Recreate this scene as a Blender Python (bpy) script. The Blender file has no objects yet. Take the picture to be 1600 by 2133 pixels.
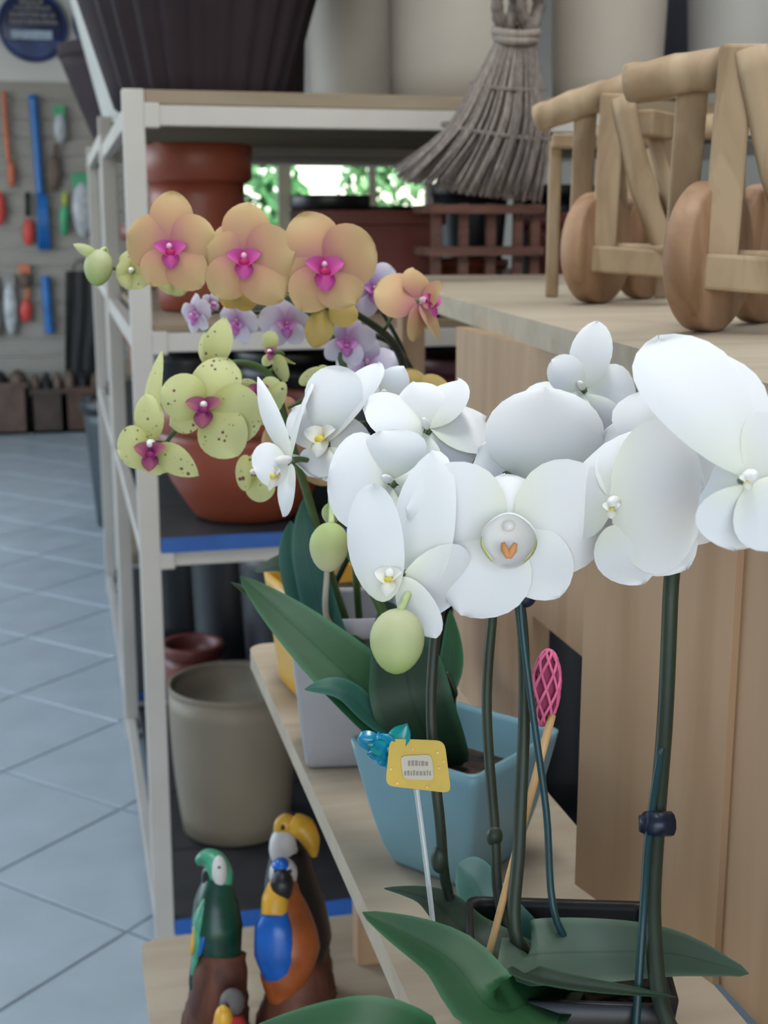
import bpy, bmesh, math, random
import numpy as np
from mathutils import Vector, Matrix
random.seed(7)
scene = bpy.context.scene
COL = scene.collection

# ------------------------------------------------------------------ camera
FPX, PITCH, CAMH, YAW = 2770.0, math.radians(12.2), 1.45, math.radians(13.5)
cd = bpy.data.cameras.new('camera')
cam = bpy.data.objects.new('camera', cd); COL.objects.link(cam)
cam.location = (0, 0, CAMH)
cam.rotation_euler = (math.pi/2 - PITCH, 0, -YAW)
cd.sensor_fit = 'VERTICAL'; cd.sensor_height = 36.0; cd.lens = FPX/2133*36.0
cd.clip_start = 0.02; cd.clip_end = 200
cd.dof.use_dof = True; cd.dof.focus_distance = 0.72; cd.dof.aperture_fstop = 14
scene.camera = cam

# ------------------------------------------------------------------ colour management
scene.view_settings.view_transform = 'Standard'
scene.view_settings.look = 'None'
scene.view_settings.gamma = 1.0
scene.view_settings.use_curve_mapping = False
scene.view_settings.exposure = 0.20
scene.cycles.max_bounces = 6; scene.cycles.diffuse_bounces = 3; scene.cycles.glossy_bounces = 2; scene.cycles.transmission_bounces = 5
scene.cycles.adaptive_threshold = 0.04; scene.cycles.caustics_reflective = False; scene.cycles.caustics_refractive = False

# ------------------------------------------------------------------ sky, sun and large lights
w = bpy.data.worlds.new('sky'); scene.world = w; w.use_nodes = True
nt = w.node_tree
sky = nt.nodes.new('ShaderNodeTexSky'); sky.sky_type = 'NISHITA'
sky.sun_elevation = math.radians(50); sky.sun_rotation = math.radians(200); sky.sun_disc = False
bg = nt.nodes['Background']; bg.inputs['Strength'].default_value = 0.5
nt.links.new(sky.outputs[0], bg.inputs['Color'])

def area(name, loc, direction, sx, sy, power, color):
    l = bpy.data.lights.new(name, 'AREA'); l.shape = 'RECTANGLE'; l.size = sx; l.size_y = sy
    l.energy = power; l.color = color
    o = bpy.data.objects.new(name, l); COL.objects.link(o); o.location = loc
    o.rotation_euler = Vector(direction).to_track_quat('-Z', 'Y').to_euler()
    return o
# daylight through the shop front behind the camera and through the glazed left side
area('shopfront_daylight', (-0.6, -2.95, 1.7), (0.05, 1, -0.12), 4.2, 2.6, 13, (0.90, 0.96, 1.0))
area('side_window_daylight', (-3.9, 5.2, 1.75), (1, 0.0, -0.18), 5.0, 2.0, 120, (0.76, 0.90, 1.0))
sd = bpy.data.lights.new('sun', 'SUN'); sd.energy = 6.0; sd.angle = 0.02
so = bpy.data.objects.new('sun', sd); COL.objects.link(so); so.rotation_euler = (math.radians(42), math.radians(10), 0)

# ------------------------------------------------------------------ helpers
fv = Vector((math.sin(YAW)*math.cos(PITCH), math.cos(YAW)*math.cos(PITCH), -math.sin(PITCH)))
rv = Vector((math.cos(YAW), -math.sin(YAW), 0)); uv_ = rv.cross(fv)
CAM = Vector((0, 0, CAMH))
def ray(x, y): return fv + rv*((x-800)/FPX) - uv_*((y-1066.5)/FPX)
def at(x, y, d): return CAM + ray(x, y)*d           # pixel of the photograph + depth -> place
def atz(x, y, z): R = ray(x, y); return CAM + R*((z-CAMH)/R.z)
def atY(x, y, Y): R = ray(x, y); return CAM + R*(Y/R.y)

WORLD = {}
def link(o): COL.objects.link(o); return o
def tag(o, label=None, cat=None, group=None, kind=None):
    if label: o['label'] = label
    if cat: o['category'] = cat
    if group: o['group'] = group
    if kind: o['kind'] = kind
    return o
def thing(name, loc, label, cat, group=None, kind=None):
    o = bpy.data.objects.new(name, None); link(o); o.location = loc
    o.empty_display_size = 0.05
    WORLD[o.name] = Matrix.Translation(Vector(loc))
    return tag(o, label, cat, group, kind)
def obj(name, vf, mat, parent=None, smooth=False, uvs=None):
    """one mesh object; vf = (verts, faces) in world space"""
    V, Fc = vf
    me = bpy.data.meshes.new(name)
    V = [Vector(v) for v in V]
    off = Vector((0, 0, 0))
    if parent is None and V:
        xs = [v.x for v in V]; ys = [v.y for v in V]; zs = [v.z for v in V]
        off = Vector(((min(xs)+max(xs))/2, (min(ys)+max(ys))/2, min(zs)))
    me.from_pydata([tuple(v-off) for v in V], [], Fc)
    if smooth:
        me.shade_smooth()
    if uvs is not None:
        l = me.uv_layers.new(name='UVMap')
        for i, lp in enumerate(me.loops): l.data[i].uv = uvs[lp.vertex_index]
    me.update()
    if mat is not None: me.materials.append(mat)
    o = bpy.data.objects.new(name, me); link(o)
    o.location = off
    WORLD[o.name] = Matrix.Translation(off)
    if parent is not None:
        o.parent = parent
        o.matrix_parent_inverse = WORLD[parent.name].inverted()
    return o
def inst(src_mesh, name, loc, parent, rot=0):
    o = bpy.data.objects.new(name, src_mesh); link(o); o.location = loc; o.rotation_euler = (0, 0, rot)
    o.parent = parent; o.matrix_parent_inverse = WORLD[parent.name].inverted()
    return o
def merge(*parts):
    V, Fc = [], []
    for v, f in parts:
        n = len(V); V += list(v); Fc += [[i+n for i in q] for q in f]
    return V, Fc
def box(x0, y0, z0, x1, y1, z1, bev=0.0):
    if bev > 0:
        bm = bmesh.new(); bmesh.ops.create_cube(bm, size=1)
        for v in bm.verts: v.co = Vector((x0+(v.co.x+.5)*(x1-x0), y0+(v.co.y+.5)*(y1-y0), z0+(v.co.z+.5)*(z1-z0)))
        bmesh.ops.bevel(bm, geom=list(bm.edges), offset=bev, segments=2, affect='EDGES', profile=0.5)
        bm.verts.ensure_lookup_table(); bm.verts.index_update()
        r = ([v.co.copy() for v in bm.verts], [[v.index for v in f.verts] for f in bm.faces]); bm.free(); return r
    V = [Vector((x, y, z)) for z in (z0, z1) for y in (y0, y1) for x in (x0, x1)]
    return V, [[0, 2, 3, 1], [4, 5, 7, 6], [0, 1, 5, 4], [2, 6, 7, 3], [0, 4, 6, 2], [1, 3, 7, 5]]
def xf(vf, M): return [M @ Vector(v) for v in vf[0]], vf[1]
def rotz(vf, a, c):
    c = Vector(c); return xf(vf, Matrix.Translation(c) @ Matrix.Rotation(a, 4, 'Z') @ Matrix.Translation(-c))
def prism(poly, z0, z1):
    n = len(poly); V = [Vector((p[0], p[1], z0)) for p in poly] + [Vector((p[0], p[1], z1)) for p in poly]
    return V, [list(range(n))[::-1], list(range(n, 2*n))] + [[i, (i+1) % n, n+(i+1) % n, n+i] for i in range(n)]
def lathe(c, prof, seg=40, rib=0, ribd=0.0):
    """prof = [(r, z)]; open lists are drawn bottom-to-top outside then inside"""
    V, Fc = [], []
    for k, (r, z) in enumerate(prof):
        for s in range(seg):
            a = 2*math.pi*s/seg
            rr = r*(1+ribd*math.cos(rib*a)) if rib else r
            V.append(Vector((c[0]+rr*math.cos(a), c[1]+rr*math.sin(a), c[2]+z)))
    for k in range(len(prof)-1):
        for s in range(seg):
            t = (s+1) % seg
            Fc.append([k*seg+s, k*seg+t, (k+1)*seg+t, (k+1)*seg+s])
    if prof[0][0] > 1e-6: Fc.append([s for s in range(seg)][::-1])
    if prof[-1][0] > 1e-6: Fc.append([(len(prof)-1)*seg+s for s in range(seg)])
    return V, Fc
def frames(P):
    T = []
    for i in range(len(P)):
        a, b = P[max(i-1, 0)], P[min(i+1, len(P)-1)]
        T.append((b-a).normalized())
    up = Vector((0, 0, 1)) if abs(T[0].z) < .9 else Vector((1, 0, 0))
    n = T[0].cross(up).normalized(); N = []
    for t in T:
        n = (n - t*n.dot(t)).normalized(); N.append((n, t.cross(n)))
    return T, N
def smoothpts(P, sub=6):
    P = [Vector(p) for p in P]
    if len(P) < 3: return P
    out = []
    for i in range(len(P)-1):
        p0, p1, p2, p3 = P[max(i-1, 0)], P[i], P[i+1], P[min(i+2, len(P)-1)]
        for k in range(sub):
            t = k/sub
            out.append(.5*((2*p1)+(p2-p0)*t+(2*p0-5*p1+4*p2-p3)*t*t+(3*p1-p0-3*p2+p3)*t**3))
    out.append(P[-1]); return out
def tube(P, R, seg=10, sub=6, flat=1.0, nudge=None):
    P = [Vector(p) for p in P]
    n0 = len(P)
    Rl = list(R) if isinstance(R, (list, tuple)) else [R]*n0
    Q = smoothpts(P, sub) if n0 > 2 else P
    if n0 > 2:
        RR = []
        for k in range(len(Q)):
            f = k/(len(Q)-1)*(n0-1); i = min(int(f), n0-2); RR.append(Rl[i]+(Rl[i+1]-Rl[i])*(f-i))
    else: RR = Rl
    T, N = frames(Q); V, Fc = [], []
    for k, q in enumerate(Q):
        for s in range(seg):
            a = 2*math.pi*s/seg
            r = RR[k]*(1+(nudge*math.sin(3*a+k*1.3)*.5+nudge*math.sin(k*2.1) if nudge else 0))
            V.append(q + N[k][0]*(r*math.cos(a)) + N[k][1]*(r*flat*math.sin(a)))
    for k in range(len(Q)-1):
        for s in range(seg):
            t = (s+1) % seg; Fc.append([k*seg+s, k*seg+t, (k+1)*seg+t, (k+1)*seg+s])
    Fc.append([s for s in range(seg)][::-1]); Fc.append([(len(Q)-1)*seg+s for s in range(seg)])
    return V, Fc
def ellipsoid(c, rx, ry, rz, M=None, seg=16, rings=10):
    V, Fc = [], []
    c = Vector(c)
    for k in range(rings+1):
        th = math.pi*k/rings
        for s in range(seg):
            a = 2*math.pi*s/seg
            p = Vector((rx*math.sin(th)*math.cos(a), ry*math.sin(th)*math.sin(a), rz*math.cos(th)))
            if M: p = M @ p
            V.append(c+p)
    for k in range(rings):
        for s in range(seg):
            t = (s+1) % seg; Fc.append([k*seg+s, (k+1)*seg+s, (k+1)*seg+t, k*seg+t])
    return V, Fc
def disc(c, n, r, th, seg=40, bev=0.0):
    """solid disc with its centre c and axis n"""
    n = Vector(n).normalized(); q = n.to_track_quat('Z', 'Y').to_matrix().to_4x4()
    b = bev or th*.15
    pr = [(r-b, -th/2), (r, -th/2+b), (r, th/2-b), (r-b, th/2)]
    return xf(lathe((0, 0, 0), pr, seg), Matrix.Translation(Vector(c)) @ q)

# ------------------------------------------------------------------ materials
MATS = {}
def nodes(name):
    m = bpy.data.materials.new(name); m.use_nodes = True
    nt = m.node_tree; b = nt.nodes['Principled BSDF']; return m, nt, b
def mat(name, c, rough=.6, var=.08, scale=8, bump=0.0, bscale=60, spec=.4, metallic=0, stretch=None, c2=None):
    """plain painted or moulded material: colour with a little procedural unevenness"""
    if name in MATS: return MATS[name]
    m, nt, b = nodes(name)
    tc = nt.nodes.new('ShaderNodeTexCoord'); mp = nt.nodes.new('ShaderNodeMapping')
    nt.links.new(tc.outputs['Object'], mp.inputs[0])
    if stretch: mp.inputs['Scale'].default_value = stretch
    nz = nt.nodes.new('ShaderNodeTexNoise'); nz.inputs['Scale'].default_value = scale; nz.inputs['Detail'].default_value = 4
    nt.links.new(mp.outputs[0], nz.inputs['Vector'])
    cr = nt.nodes.new('ShaderNodeValToRGB')
    d = c2 if c2 else tuple(max(0, x*(1-var*2)) for x in c)
    e = c if c2 else tuple(min(1, x*(1+var)) for x in c)
    cr.color_ramp.elements[0].color = (*d, 1); cr.color_ramp.elements[1].color = (*e, 1)
    cr.color_ramp.elements[0].position = .3; cr.color_ramp.elements[1].position = .7
    nt.links.new(nz.outputs['Fac'], cr.inputs[0]); nt.links.new(cr.outputs[0], b.inputs['Base Color'])
    b.inputs['Roughness'].default_value = rough; b.inputs['Specular IOR Level'].default_value = spec
    b.inputs['Metallic'].default_value = metallic
    if bump:
        n2 = nt.nodes.new('ShaderNodeTexNoise'); n2.inputs['Scale'].default_value = bscale
        nt.links.new(mp.outputs[0], n2.inputs['Vector'])
        bp = nt.nodes.new('ShaderNodeBump'); bp.inputs['Strength'].default_value = bump; bp.inputs['Distance'].default_value = .01
        nt.links.new(n2.outputs['Fac'], bp.inputs['Height']); nt.links.new(bp.outputs[0], b.inputs['Normal'])
    MATS[name] = m; return m
def petal_mat(name, base, mid, tip, spots=None, trans=.3, rough=.55, vein=.0):
    """petal: pigment from claw to tip along the petal, optional speckles"""
    m, nt, b = nodes(name)
    u = nt.nodes.new('ShaderNodeUVMap'); sp = nt.nodes.new('ShaderNodeSeparateXYZ')
    nt.links.new(u.outputs[0], sp.inputs[0])
    cr = nt.nodes.new('ShaderNodeValToRGB'); E = cr.color_ramp.elements
    E[0].color = (*base, 1); E[0].position = .05
    E[1].color = (*tip, 1); E[1].position = 1.0
    x = E.new(.42); x.color = (*mid, 1)
    nt.links.new(sp.outputs[0], cr.inputs[0]); out = cr.outputs[0]
    if spots:
        tc = nt.nodes.new('ShaderNodeTexCoord')
        vo = nt.nodes.new('ShaderNodeTexVoronoi'); vo.inputs['Scale'].default_value = spots[1]
        nt.links.new(tc.outputs['Object'], vo.inputs['Vector'])
        nz = nt.nodes.new('ShaderNodeTexNoise'); nz.inputs['Scale'].default_value = spots[1]*.35
        nt.links.new(tc.outputs['Object'], nz.inputs['Vector'])
        mr = nt.nodes.new('ShaderNodeMapRange'); mr.inputs[1].default_value = .45; mr.inputs[2].default_value = .70
        mr.inputs[3].default_value = 0.08; mr.inputs[4].default_value = .42
        nt.links.new(nz.outputs['Fac'], mr.inputs[0])
        lt = nt.nodes.new('ShaderNodeMath'); lt.operation = 'SUBTRACT'
        nt.links.new(mr.outputs[0], lt.inputs[0]); nt.links.new(vo.outputs['Distance'], lt.inputs[1])
        ml = nt.nodes.new('ShaderNodeMath'); ml.operation = 'MULTIPLY'; ml.use_clamp = True; ml.inputs[1].default_value = 8
        nt.links.new(lt.outputs[0], ml.inputs[0])
        mx = nt.nodes.new('ShaderNodeMix'); mx.data_type = 'RGBA'
        nt.links.new(ml.outputs[0], mx.inputs[0]); nt.links.new(out, mx.inputs[6]); mx.inputs[7].default_value = (*spots[0], 1)
        out = mx.outputs[2]
    nt.links.new(out, b.inputs['Base Color']); b.inputs['Roughness'].default_value = rough
    b.inputs['Specular IOR Level'].default_value = .25
    tr = nt.nodes.new('ShaderNodeBsdfTranslucent'); nt.links.new(out, tr.inputs['Color'])
    ms = nt.nodes.new('ShaderNodeMixShader'); ms.inputs[0].default_value = trans
    nt.links.new(b.outputs[0], ms.inputs[1]); nt.links.new(tr.outputs[0], ms.inputs[2])
    nt.links.new(ms.outputs[0], nt.nodes['Material Output'].inputs['Surface'])
    MATS[name] = m; return m
def leaf_mat(name, c, edge):
    m, nt, b = nodes(name)
    u = nt.nodes.new('ShaderNodeUVMap'); sp = nt.nodes.new('ShaderNodeSeparateXYZ'); nt.links.new(u.outputs[0], sp.inputs[0])
    cr = nt.nodes.new('ShaderNodeValToRGB'); E = cr.color_ramp.elements
    E[0].color = (*edge, 1); E[0].position = 0; E[1].color = (*edge, 1); E[1].position = 1
    for p, q in ((.12, c), (.47, c), (.5, tuple(x*.6 for x in c)), (.53, c), (.88, c)):
        e = E.new(p); e.color = (*q, 1)
    nt.links.new(sp.outputs[1], cr.inputs[0])
    tc = nt.nodes.new('ShaderNodeTexCoord'); nz = nt.nodes.new('ShaderNodeTexNoise'); nz.inputs['Scale'].default_value = 25
    nt.links.new(tc.outputs['Object'], nz.inputs['Vector'])
    mx = nt.nodes.new('ShaderNodeMix'); mx.data_type = 'RGBA'; mx.blend_type = 'MULTIPLY'; mx.inputs[0].default_value = .35
    nt.links.new(cr.outputs[0], mx.inputs[6]); nt.links.new(nz.outputs['Color'], mx.inputs[7])
    nt.links.new(mx.outputs[2], b.inputs['Base Color']); b.inputs['Roughness'].default_value = .48
    b.inputs['Specular IOR Level'].default_value = .28
    MATS[name] = m; return m
def wood(name, c, c2, scale=(4, 40, 40), rough=.55):
    if name in MATS: return MATS[name]
    m, nt, b = nodes(name)
    tc = nt.nodes.new('ShaderNodeTexCoord'); mp = nt.nodes.new('ShaderNodeMapping'); mp.inputs['Scale'].default_value = scale
    nt.links.new(tc.outputs['Object'], mp.inputs[0])
    nz = nt.nodes.new('ShaderNodeTexNoise'); nz.inputs['Scale'].default_value = 1.0; nz.inputs['Detail'].default_value = 6
    nz.inputs['Distortion'].default_value = .8
    nt.links.new(mp.outputs[0], nz.inputs['Vector'])
    cr = nt.nodes.new('ShaderNodeValToRGB'); E = cr.color_ramp.elements
    E[0].color = (*c2, 1); E[0].position = .32; E[1].color = (*c, 1); E[1].position = .62
    nt.links.new(nz.outputs['Fac'], cr.inputs[0]); nt.links.new(cr.outputs[0], b.inputs['Base Color'])
    b.inputs['Roughness'].default_value = rough; b.inputs['Specular IOR Level'].default_value = .3
    bp = nt.nodes.new('ShaderNodeBump'); bp.inputs['Strength'].default_value = .15; bp.inputs['Distance'].default_value = .004
    nt.links.new(nz.outputs['Fac'], bp.inputs['Height']); nt.links.new(bp.outputs[0], b.inputs['Normal'])
    MATS[name] = m; return m
def glow(name, c, s):
    m, nt, b = nodes(name); b.inputs['Base Color'].default_value = (*c, 1)
    b.inputs['Emission Color'].default_value = (*c, 1); b.inputs['Emission Strength'].default_value = s; m.cycles.emission_sampling = 'NONE'
    return m

M_wall = mat('wall_paint', (.52, .52, .50), .8, .03, 3)
M_slat = mat('slat_board', (.27, .25, .225), .6, .06, 6, stretch=(1, 1, 8))
M_tile = mat('floor_tile_glaze', (.35, .41, .455), .24, .05, 5, spec=.5)
M_grout = mat('floor_grout', (.24, .27, .29), .9, .1, 30)
M_ceil = mat('ceiling_paint', (.7, .7, .68), .9, .03, 3)
M_cream = mat('cream_enamel', (.47, .44, .40), .42, .04, 6)
M_shelfwood = wood('shelf_plank', (.28, .22, .15), (.18, .13, .08), (2, 30, 30))
M_blue = mat('blue_edging', (.02, .10, .36), .4, .1, 10)
M_standwood = wood('pale_pine', (.43, .36, .27), (.36, .29, .21), (3, 26, 26), .5)
M_standtan = wood('tan_plywood', (.41, .265, .16), (.34, .21, .115), (22, 22, 2.5), .5)
M_rustic = wood('rustic_wood', (.40, .29, .18), (.25, .165, .09), (30, 30, 8), .65)
M_wheel = wood('wheel_wood', (.36, .215, .125), (.21, .11, .055), (26, 26, 10), .55)
M_terra = mat('terracotta_plastic', (.25, .058, .030), .42, .1, 5)
M_terra2 = mat('dark_red_plastic', (.13, .030, .022), .42, .1, 5)
M_black = mat('black_plastic', (.010, .010, .012), .4, .1, 8)
M_soil = mat('potting_bark', (.045, .030, .020), .95, .4, 60, 1.0, 90)
M_brown = mat('dark_brown_plastic', (.032, .023, .027), .7, .12, 6, spec=.15)
M_brownL = mat('brown_plastic_outer', (.05, .032, .034), .7, .1, 6, spec=.2)
M_beige = mat('beige_planter', (.38, .34, .295), .6, .05, 4)
M_grey = mat('light_grey_planter', (.38, .375, .36), .6, .05, 4)
M_taupe = mat('taupe_planter', (.21, .17, .12), .5, .08, 4)
M_white_p = mat('petal_pedicel', (.45, .55, .25), .5, .1, 20)
M_stem = mat('orchid_stem', (.022, .036, .016), .5, .2, 30, c2=(.016, .022, .014))
M_stemg = mat('green_stem', (.07, .12, .035), .45, .2, 30)
M_wire = mat('teal_wire', (.008, .04, .045), .4, .1, 30)
M_clip = mat('navy_clip', (.008, .012, .03), .35, .1, 30)
M_stake = wood('bamboo_stake', (.52, .33, .15), (.40, .23, .09), (40, 40, 6))
M_pink = mat('pink_mesh', (.62, .12, .24), .6, .15, 60)
M_leaf = leaf_mat('orchid_leaf', (.014, .075, .024), (.035, .14, .06))
M_leafd = leaf_mat('orchid_leaf_dark', (.014, .036, .018), (.03, .09, .045))
M_leafb = leaf_mat('orchid_leaf_bluish', (.022, .105, .078), (.045, .16, .12))
M_leafg = leaf_mat('orchid_leaf_greyish', (.055, .095, .065), (.10, .16, .11))
PW = petal_mat('white_petal', (.84, .85, .74), (.86, .86, .86), (.88, .88, .88), trans=.25)
PWL = petal_mat('white_lip', (.80, .45, .10), (.84, .80, .62), (.86, .86, .85), trans=.2)
PWC = petal_mat('white_lip_cup', (.82, .76, .68), (.86, .85, .82), (.88, .88, .87), trans=.2)
M_lime = mat('lime_edge', (.62, .64, .22), .5, .1, 50)
PO = petal_mat('peach_petal', (.54, .21, .23), (.60, .34, .195), (.62, .46, .22), trans=.25)
POL = petal_mat('magenta_lip', (.45, .02, .12), (.50, .05, .25), (.55, .10, .32), trans=.15)
PL = petal_mat('lilac_petal', (.52, .30, .55), (.68, .60, .73), (.78, .75, .80), trans=.3)
PLL = petal_mat('lilac_lip', (.50, .12, .40), (.52, .16, .45), (.55, .24, .50), trans=.2)
PY = petal_mat('speckled_yellow_petal', (.48, .48, .15), (.62, .62, .28), (.66, .67, .34), spots=((.20, .08, .07), 210), trans=.3)
PYL = petal_mat('purple_lip', (.22, .02, .11), (.24, .03, .12), (.36, .12, .14), trans=.15)
PG = petal_mat('green_bud_skin', (.34, .46, .14), (.50, .56, .26), (.55, .56, .34), trans=.2)
PB = petal_mat('pale_bud_skin', (.62, .60, .38), (.56, .60, .30), (.46, .56, .22), trans=.2)
M_col = mat('orchid_column', (.80, .78, .74), .4, .05, 30)
M_colp = mat('pink_column', (.75, .45, .58), .4, .05, 30)
M_yel = mat('yellow_callus', (.72, .58, .06), .5, .1, 60)

# ------------------------------------------------------------------ room shell
WY = 10.1                                           # back wall
XL, XR, YF, ZC = -4.0, 5.2, -3.0, 3.35
floor = obj('floor', box(XL, YF, -.06, XR, WY+.12, -.006), M_grout); tag(floor, 'pale blue grey ceramic tile floor laid diagonally', 'floor', kind='structure')
TS, GAP = 0.435, 0.007
ANG = math.radians(33 - 13.5)                       # tile edges run diagonally to the aisle
bmv = box(-TS/2+GAP/2, -TS/2+GAP/2, -.006, TS/2-GAP/2, TS/2-GAP/2, 0, .0025)
tme = bpy.data.meshes.new('floor_tile'); tme.from_pydata([tuple(v) for v in bmv[0]], [], bmv[1]); tme.materials.append(M_tile)
# anchor: one grout crossing seen beside the shelf foot
anc = atz(265, 1940, 0)
ea = Vector((math.sin(math.radians(33+13.5)), math.cos(math.radians(33+13.5)), 0))
eb = Vector((-ea.y, ea.x, 0))
tiles = []
for i in range(-40, 41):
    for j in range(-40, 41):
        c = anc + ea*((i+.5)*TS) + eb*((j+.5)*TS); c.z = 0
        if XL+.3 < c.x < XR-.3 and YF+.3 < c.y < WY-.15: tiles.append(c)
near = [c for c in tiles if -2.2 < c.x < .35 and .9 < c.y < WY-.1]
near.sort(key=lambda c: c.length); near = near[:290]
ang_t = math.atan2(ea.y, ea.x)
for c in near: inst(tme, 'floor_tile', c, floor, ang_t)
keys = {(round(c.x, 4), round(c.y, 4)) for c in near}
rest = [xf(box(-TS/2+GAP/2, -TS/2+GAP/2, -.006, TS/2-GAP/2, TS/2-GAP/2, 0), Matrix.Translation(c) @ Matrix.Rotation(ang_t, 4, 'Z')) for c in tiles if (round(c.x, 4), round(c.y, 4)) not in keys]
tag(obj('floor_tile_field', merge(*rest), M_tile, floor), kind='stuff')

def wall(name, vf, label):
    return tag(obj(name, vf, M_wall), label, 'wall', kind='structure')
# back wall with the window opening
wx0, wx1, wz0, wz1 = 1.05, 3.1, .95, 2.15
wb = wall('wall_back', merge(box(XL, WY, 0, wx0, WY+.12, ZC), box(wx1, WY, 0, XR, WY+.12, ZC), box(wx0, WY, 0, wx1, WY+.12, wz0), box(wx0, WY, wz1, wx1, WY+.12, ZC)), 'white painted back wall with slatted tool panel')
wall('wall_right', box(XR, YF, 0, XR+.12, WY+.12, ZC), 'plain white right hand wall')
wall('wall_left', merge(box(XL-.12, YF, 0, XL, 2.6, ZC), box(XL-.12, 7.8, 0, XL, WY+.12, ZC), box(XL-.12, 2.6, 0, XL, 7.8, .6), box(XL-.12, 2.6, 2.85, XL, 7.8, ZC)), 'plain white left hand wall')
wall('wall_front', merge(box(XL-.12, YF-.12, 0, -2.8, YF, ZC), box(1.6, YF-.12, 0, XR+.12, YF, ZC), box(-2.8, YF-.12, 3.05, 1.6, YF, ZC)), 'shop front wall with a wide opening')
tag(obj('ceiling', box(XL-.12, YF-.12, ZC, XR+.12, WY+.12, ZC+.1), M_ceil), 'plain pale ceiling above the shop', 'ceiling', kind='structure')
# slat wall: horizontal boards
zb0, pitch_s = .26, .128
sm = box(-1.55, -.012, 0, 1.55, .012, pitch_s-.008, .003)
sme = bpy.data.meshes.new('slat'); sme.from_pydata([tuple(v) for v in sm[0]], [], sm[1]); sme.materials.append(M_slat)
for k in range(17): inst(sme, 'slat', (-.72, WY-.012, zb0+k*pitch_s), wb)
# back window
win = thing('window_1', ((wx0+wx1)/2, WY+.06, wz0), 'bright window onto greenery behind the shelving', 'window', kind='structure')
fr = []
for a, b_ in ((wx0, wx0+.05), (wx1-.05, wx1), (1.62, 1.72), (2.32, 2.37)): fr.append(box(a, WY+.03, wz0, b_, WY+.09, wz1))
fr += [box(wx0, WY+.03, wz0, wx1, WY+.09, wz0+.05), box(wx0, WY+.03, wz1-.05, wx1, WY+.09, wz1)]
obj('window_frame', merge(*fr), mat('window_cream', (.30, .27, .19), .5), win)
gm, gnt, gb = nodes('window_glass'); gb.inputs['Transmission Weight'].default_value = 1; gb.inputs['Roughness'].default_value = .0; gb.inputs['IOR'].default_value = 1.02
gb.inputs['Base Color'].default_value = (.96, 1, .98, 1)
for a, b_ in ((wx0+.05, 1.62), (1.72, 2.32), (2.37, wx1-.05)): obj('pane', box(a, WY+.055, wz0+.05, b_, WY+.061, wz1-.05), gm, win)
# outside: ground and shrubs
tag(obj('garden_ground', box(-6, WY+.3, -.2, 14, WY+14, -.05), mat('lawn_soil', (.10, .16, .05), .95, .3, 4)), 'green ground outside the back window', 'ground', kind='structure')
def shrub(c, r, h, label, colr):
    rng = random.Random(int(c[0]*100)); t = thing('garden_shrub', c, label, 'shrub', 'shrubs beyond the back window')
    obj('stem', tube([c, (c[0]+.05, c[1], c[2]+h*.5)], [.05, .03]), mat('bark', (.10, .07, .04), .9), t)
    V, Fc = [], []
    for i in range(900):
        th = rng.uniform(0, 2*math.pi); ph = math.acos(rng.uniform(-1, 1)); q = rng.uniform(.6, 1)
        p = Vector((c[0]+r*q*math.sin(ph)*math.cos(th), c[1]+r*q*math.sin(ph)*math.sin(th), c[2]+h*.55+h*.45*q*math.cos(ph)))
        a = Vector((rng.uniform(-1, 1), rng.uniform(-1, 1), rng.uniform(-1, 1))).normalized()*.11
        b_ = a.cross(Vector((rng.uniform(-1, 1), rng.uniform(-1, 1), rng.uniform(-1, 1)))).normalized()*.05
        n = len(V); V += [p-a, p+b_, p+a, p-b_]; Fc.append([n, n+1, n+2, n+3])
    tag(obj('foliage', (V, Fc), mat('shrub_leaf_'+colr, {'a': (.12, .32, .10), 'b': (.20, .40, .14), 'c': (.08, .24, .12)}[colr], .5, .3, 6), t), kind='stuff')
shrub((1.8, WY+3.4, -.05), .8, 2.3, 'leafy green shrub framed by the left window pane', 'a')
shrub((3.7, WY+3.9, -.05), .95, 2.6, 'bright leafy shrub seen through the middle panes', 'b')
shrub((5.8, WY+4.6, -.05), 1.0, 3.0, 'taller dark green shrub furthest right beyond the window', 'c')

# ceiling light fittings
M_tubeglow = glow('fluorescent_tube', (1.0, .98, .94), 8)
M_fit = mat('fitting_enamel', (.75, .75, .75), .4, .03)
def fitting(x, y, power, label):
    t = thing('ceiling_light', (x, y, ZC-.09), label, 'ceiling light', 'fluorescent fittings on the ceiling')
    obj('housing', box(x-.16, y-.65, ZC-.05, x+.16, y+.65, ZC), M_fit, t)
    for s in (-.07, .07): obj('tube', tube([(x+s, y-.6, ZC-.075), (x+s, y+.6, ZC-.075)], [.014, .014]), M_tubeglow, t)
    l = area('ceiling_light_lamp', (x, y, ZC-.1), (0, 0, -1), .3, 1.2, power, (.94, .975, 1.0)); l.parent = t
    l.matrix_parent_inverse = WORLD[t.name].inverted()
fitting(.15, .9, 24, 'twin tube ceiling light above the orchids')
fitting(-1.3, 3.4, 18, 'twin tube ceiling light above the aisle')
fitting(-1.3, 7.2, 14, 'twin tube ceiling light before the tool wall')
fitting(1.6, 1.6, 15, 'twin tube ceiling light above the wooden carts')
fitting(1.6, 6.8, 8, 'twin tube ceiling light behind the shelving')

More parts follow.
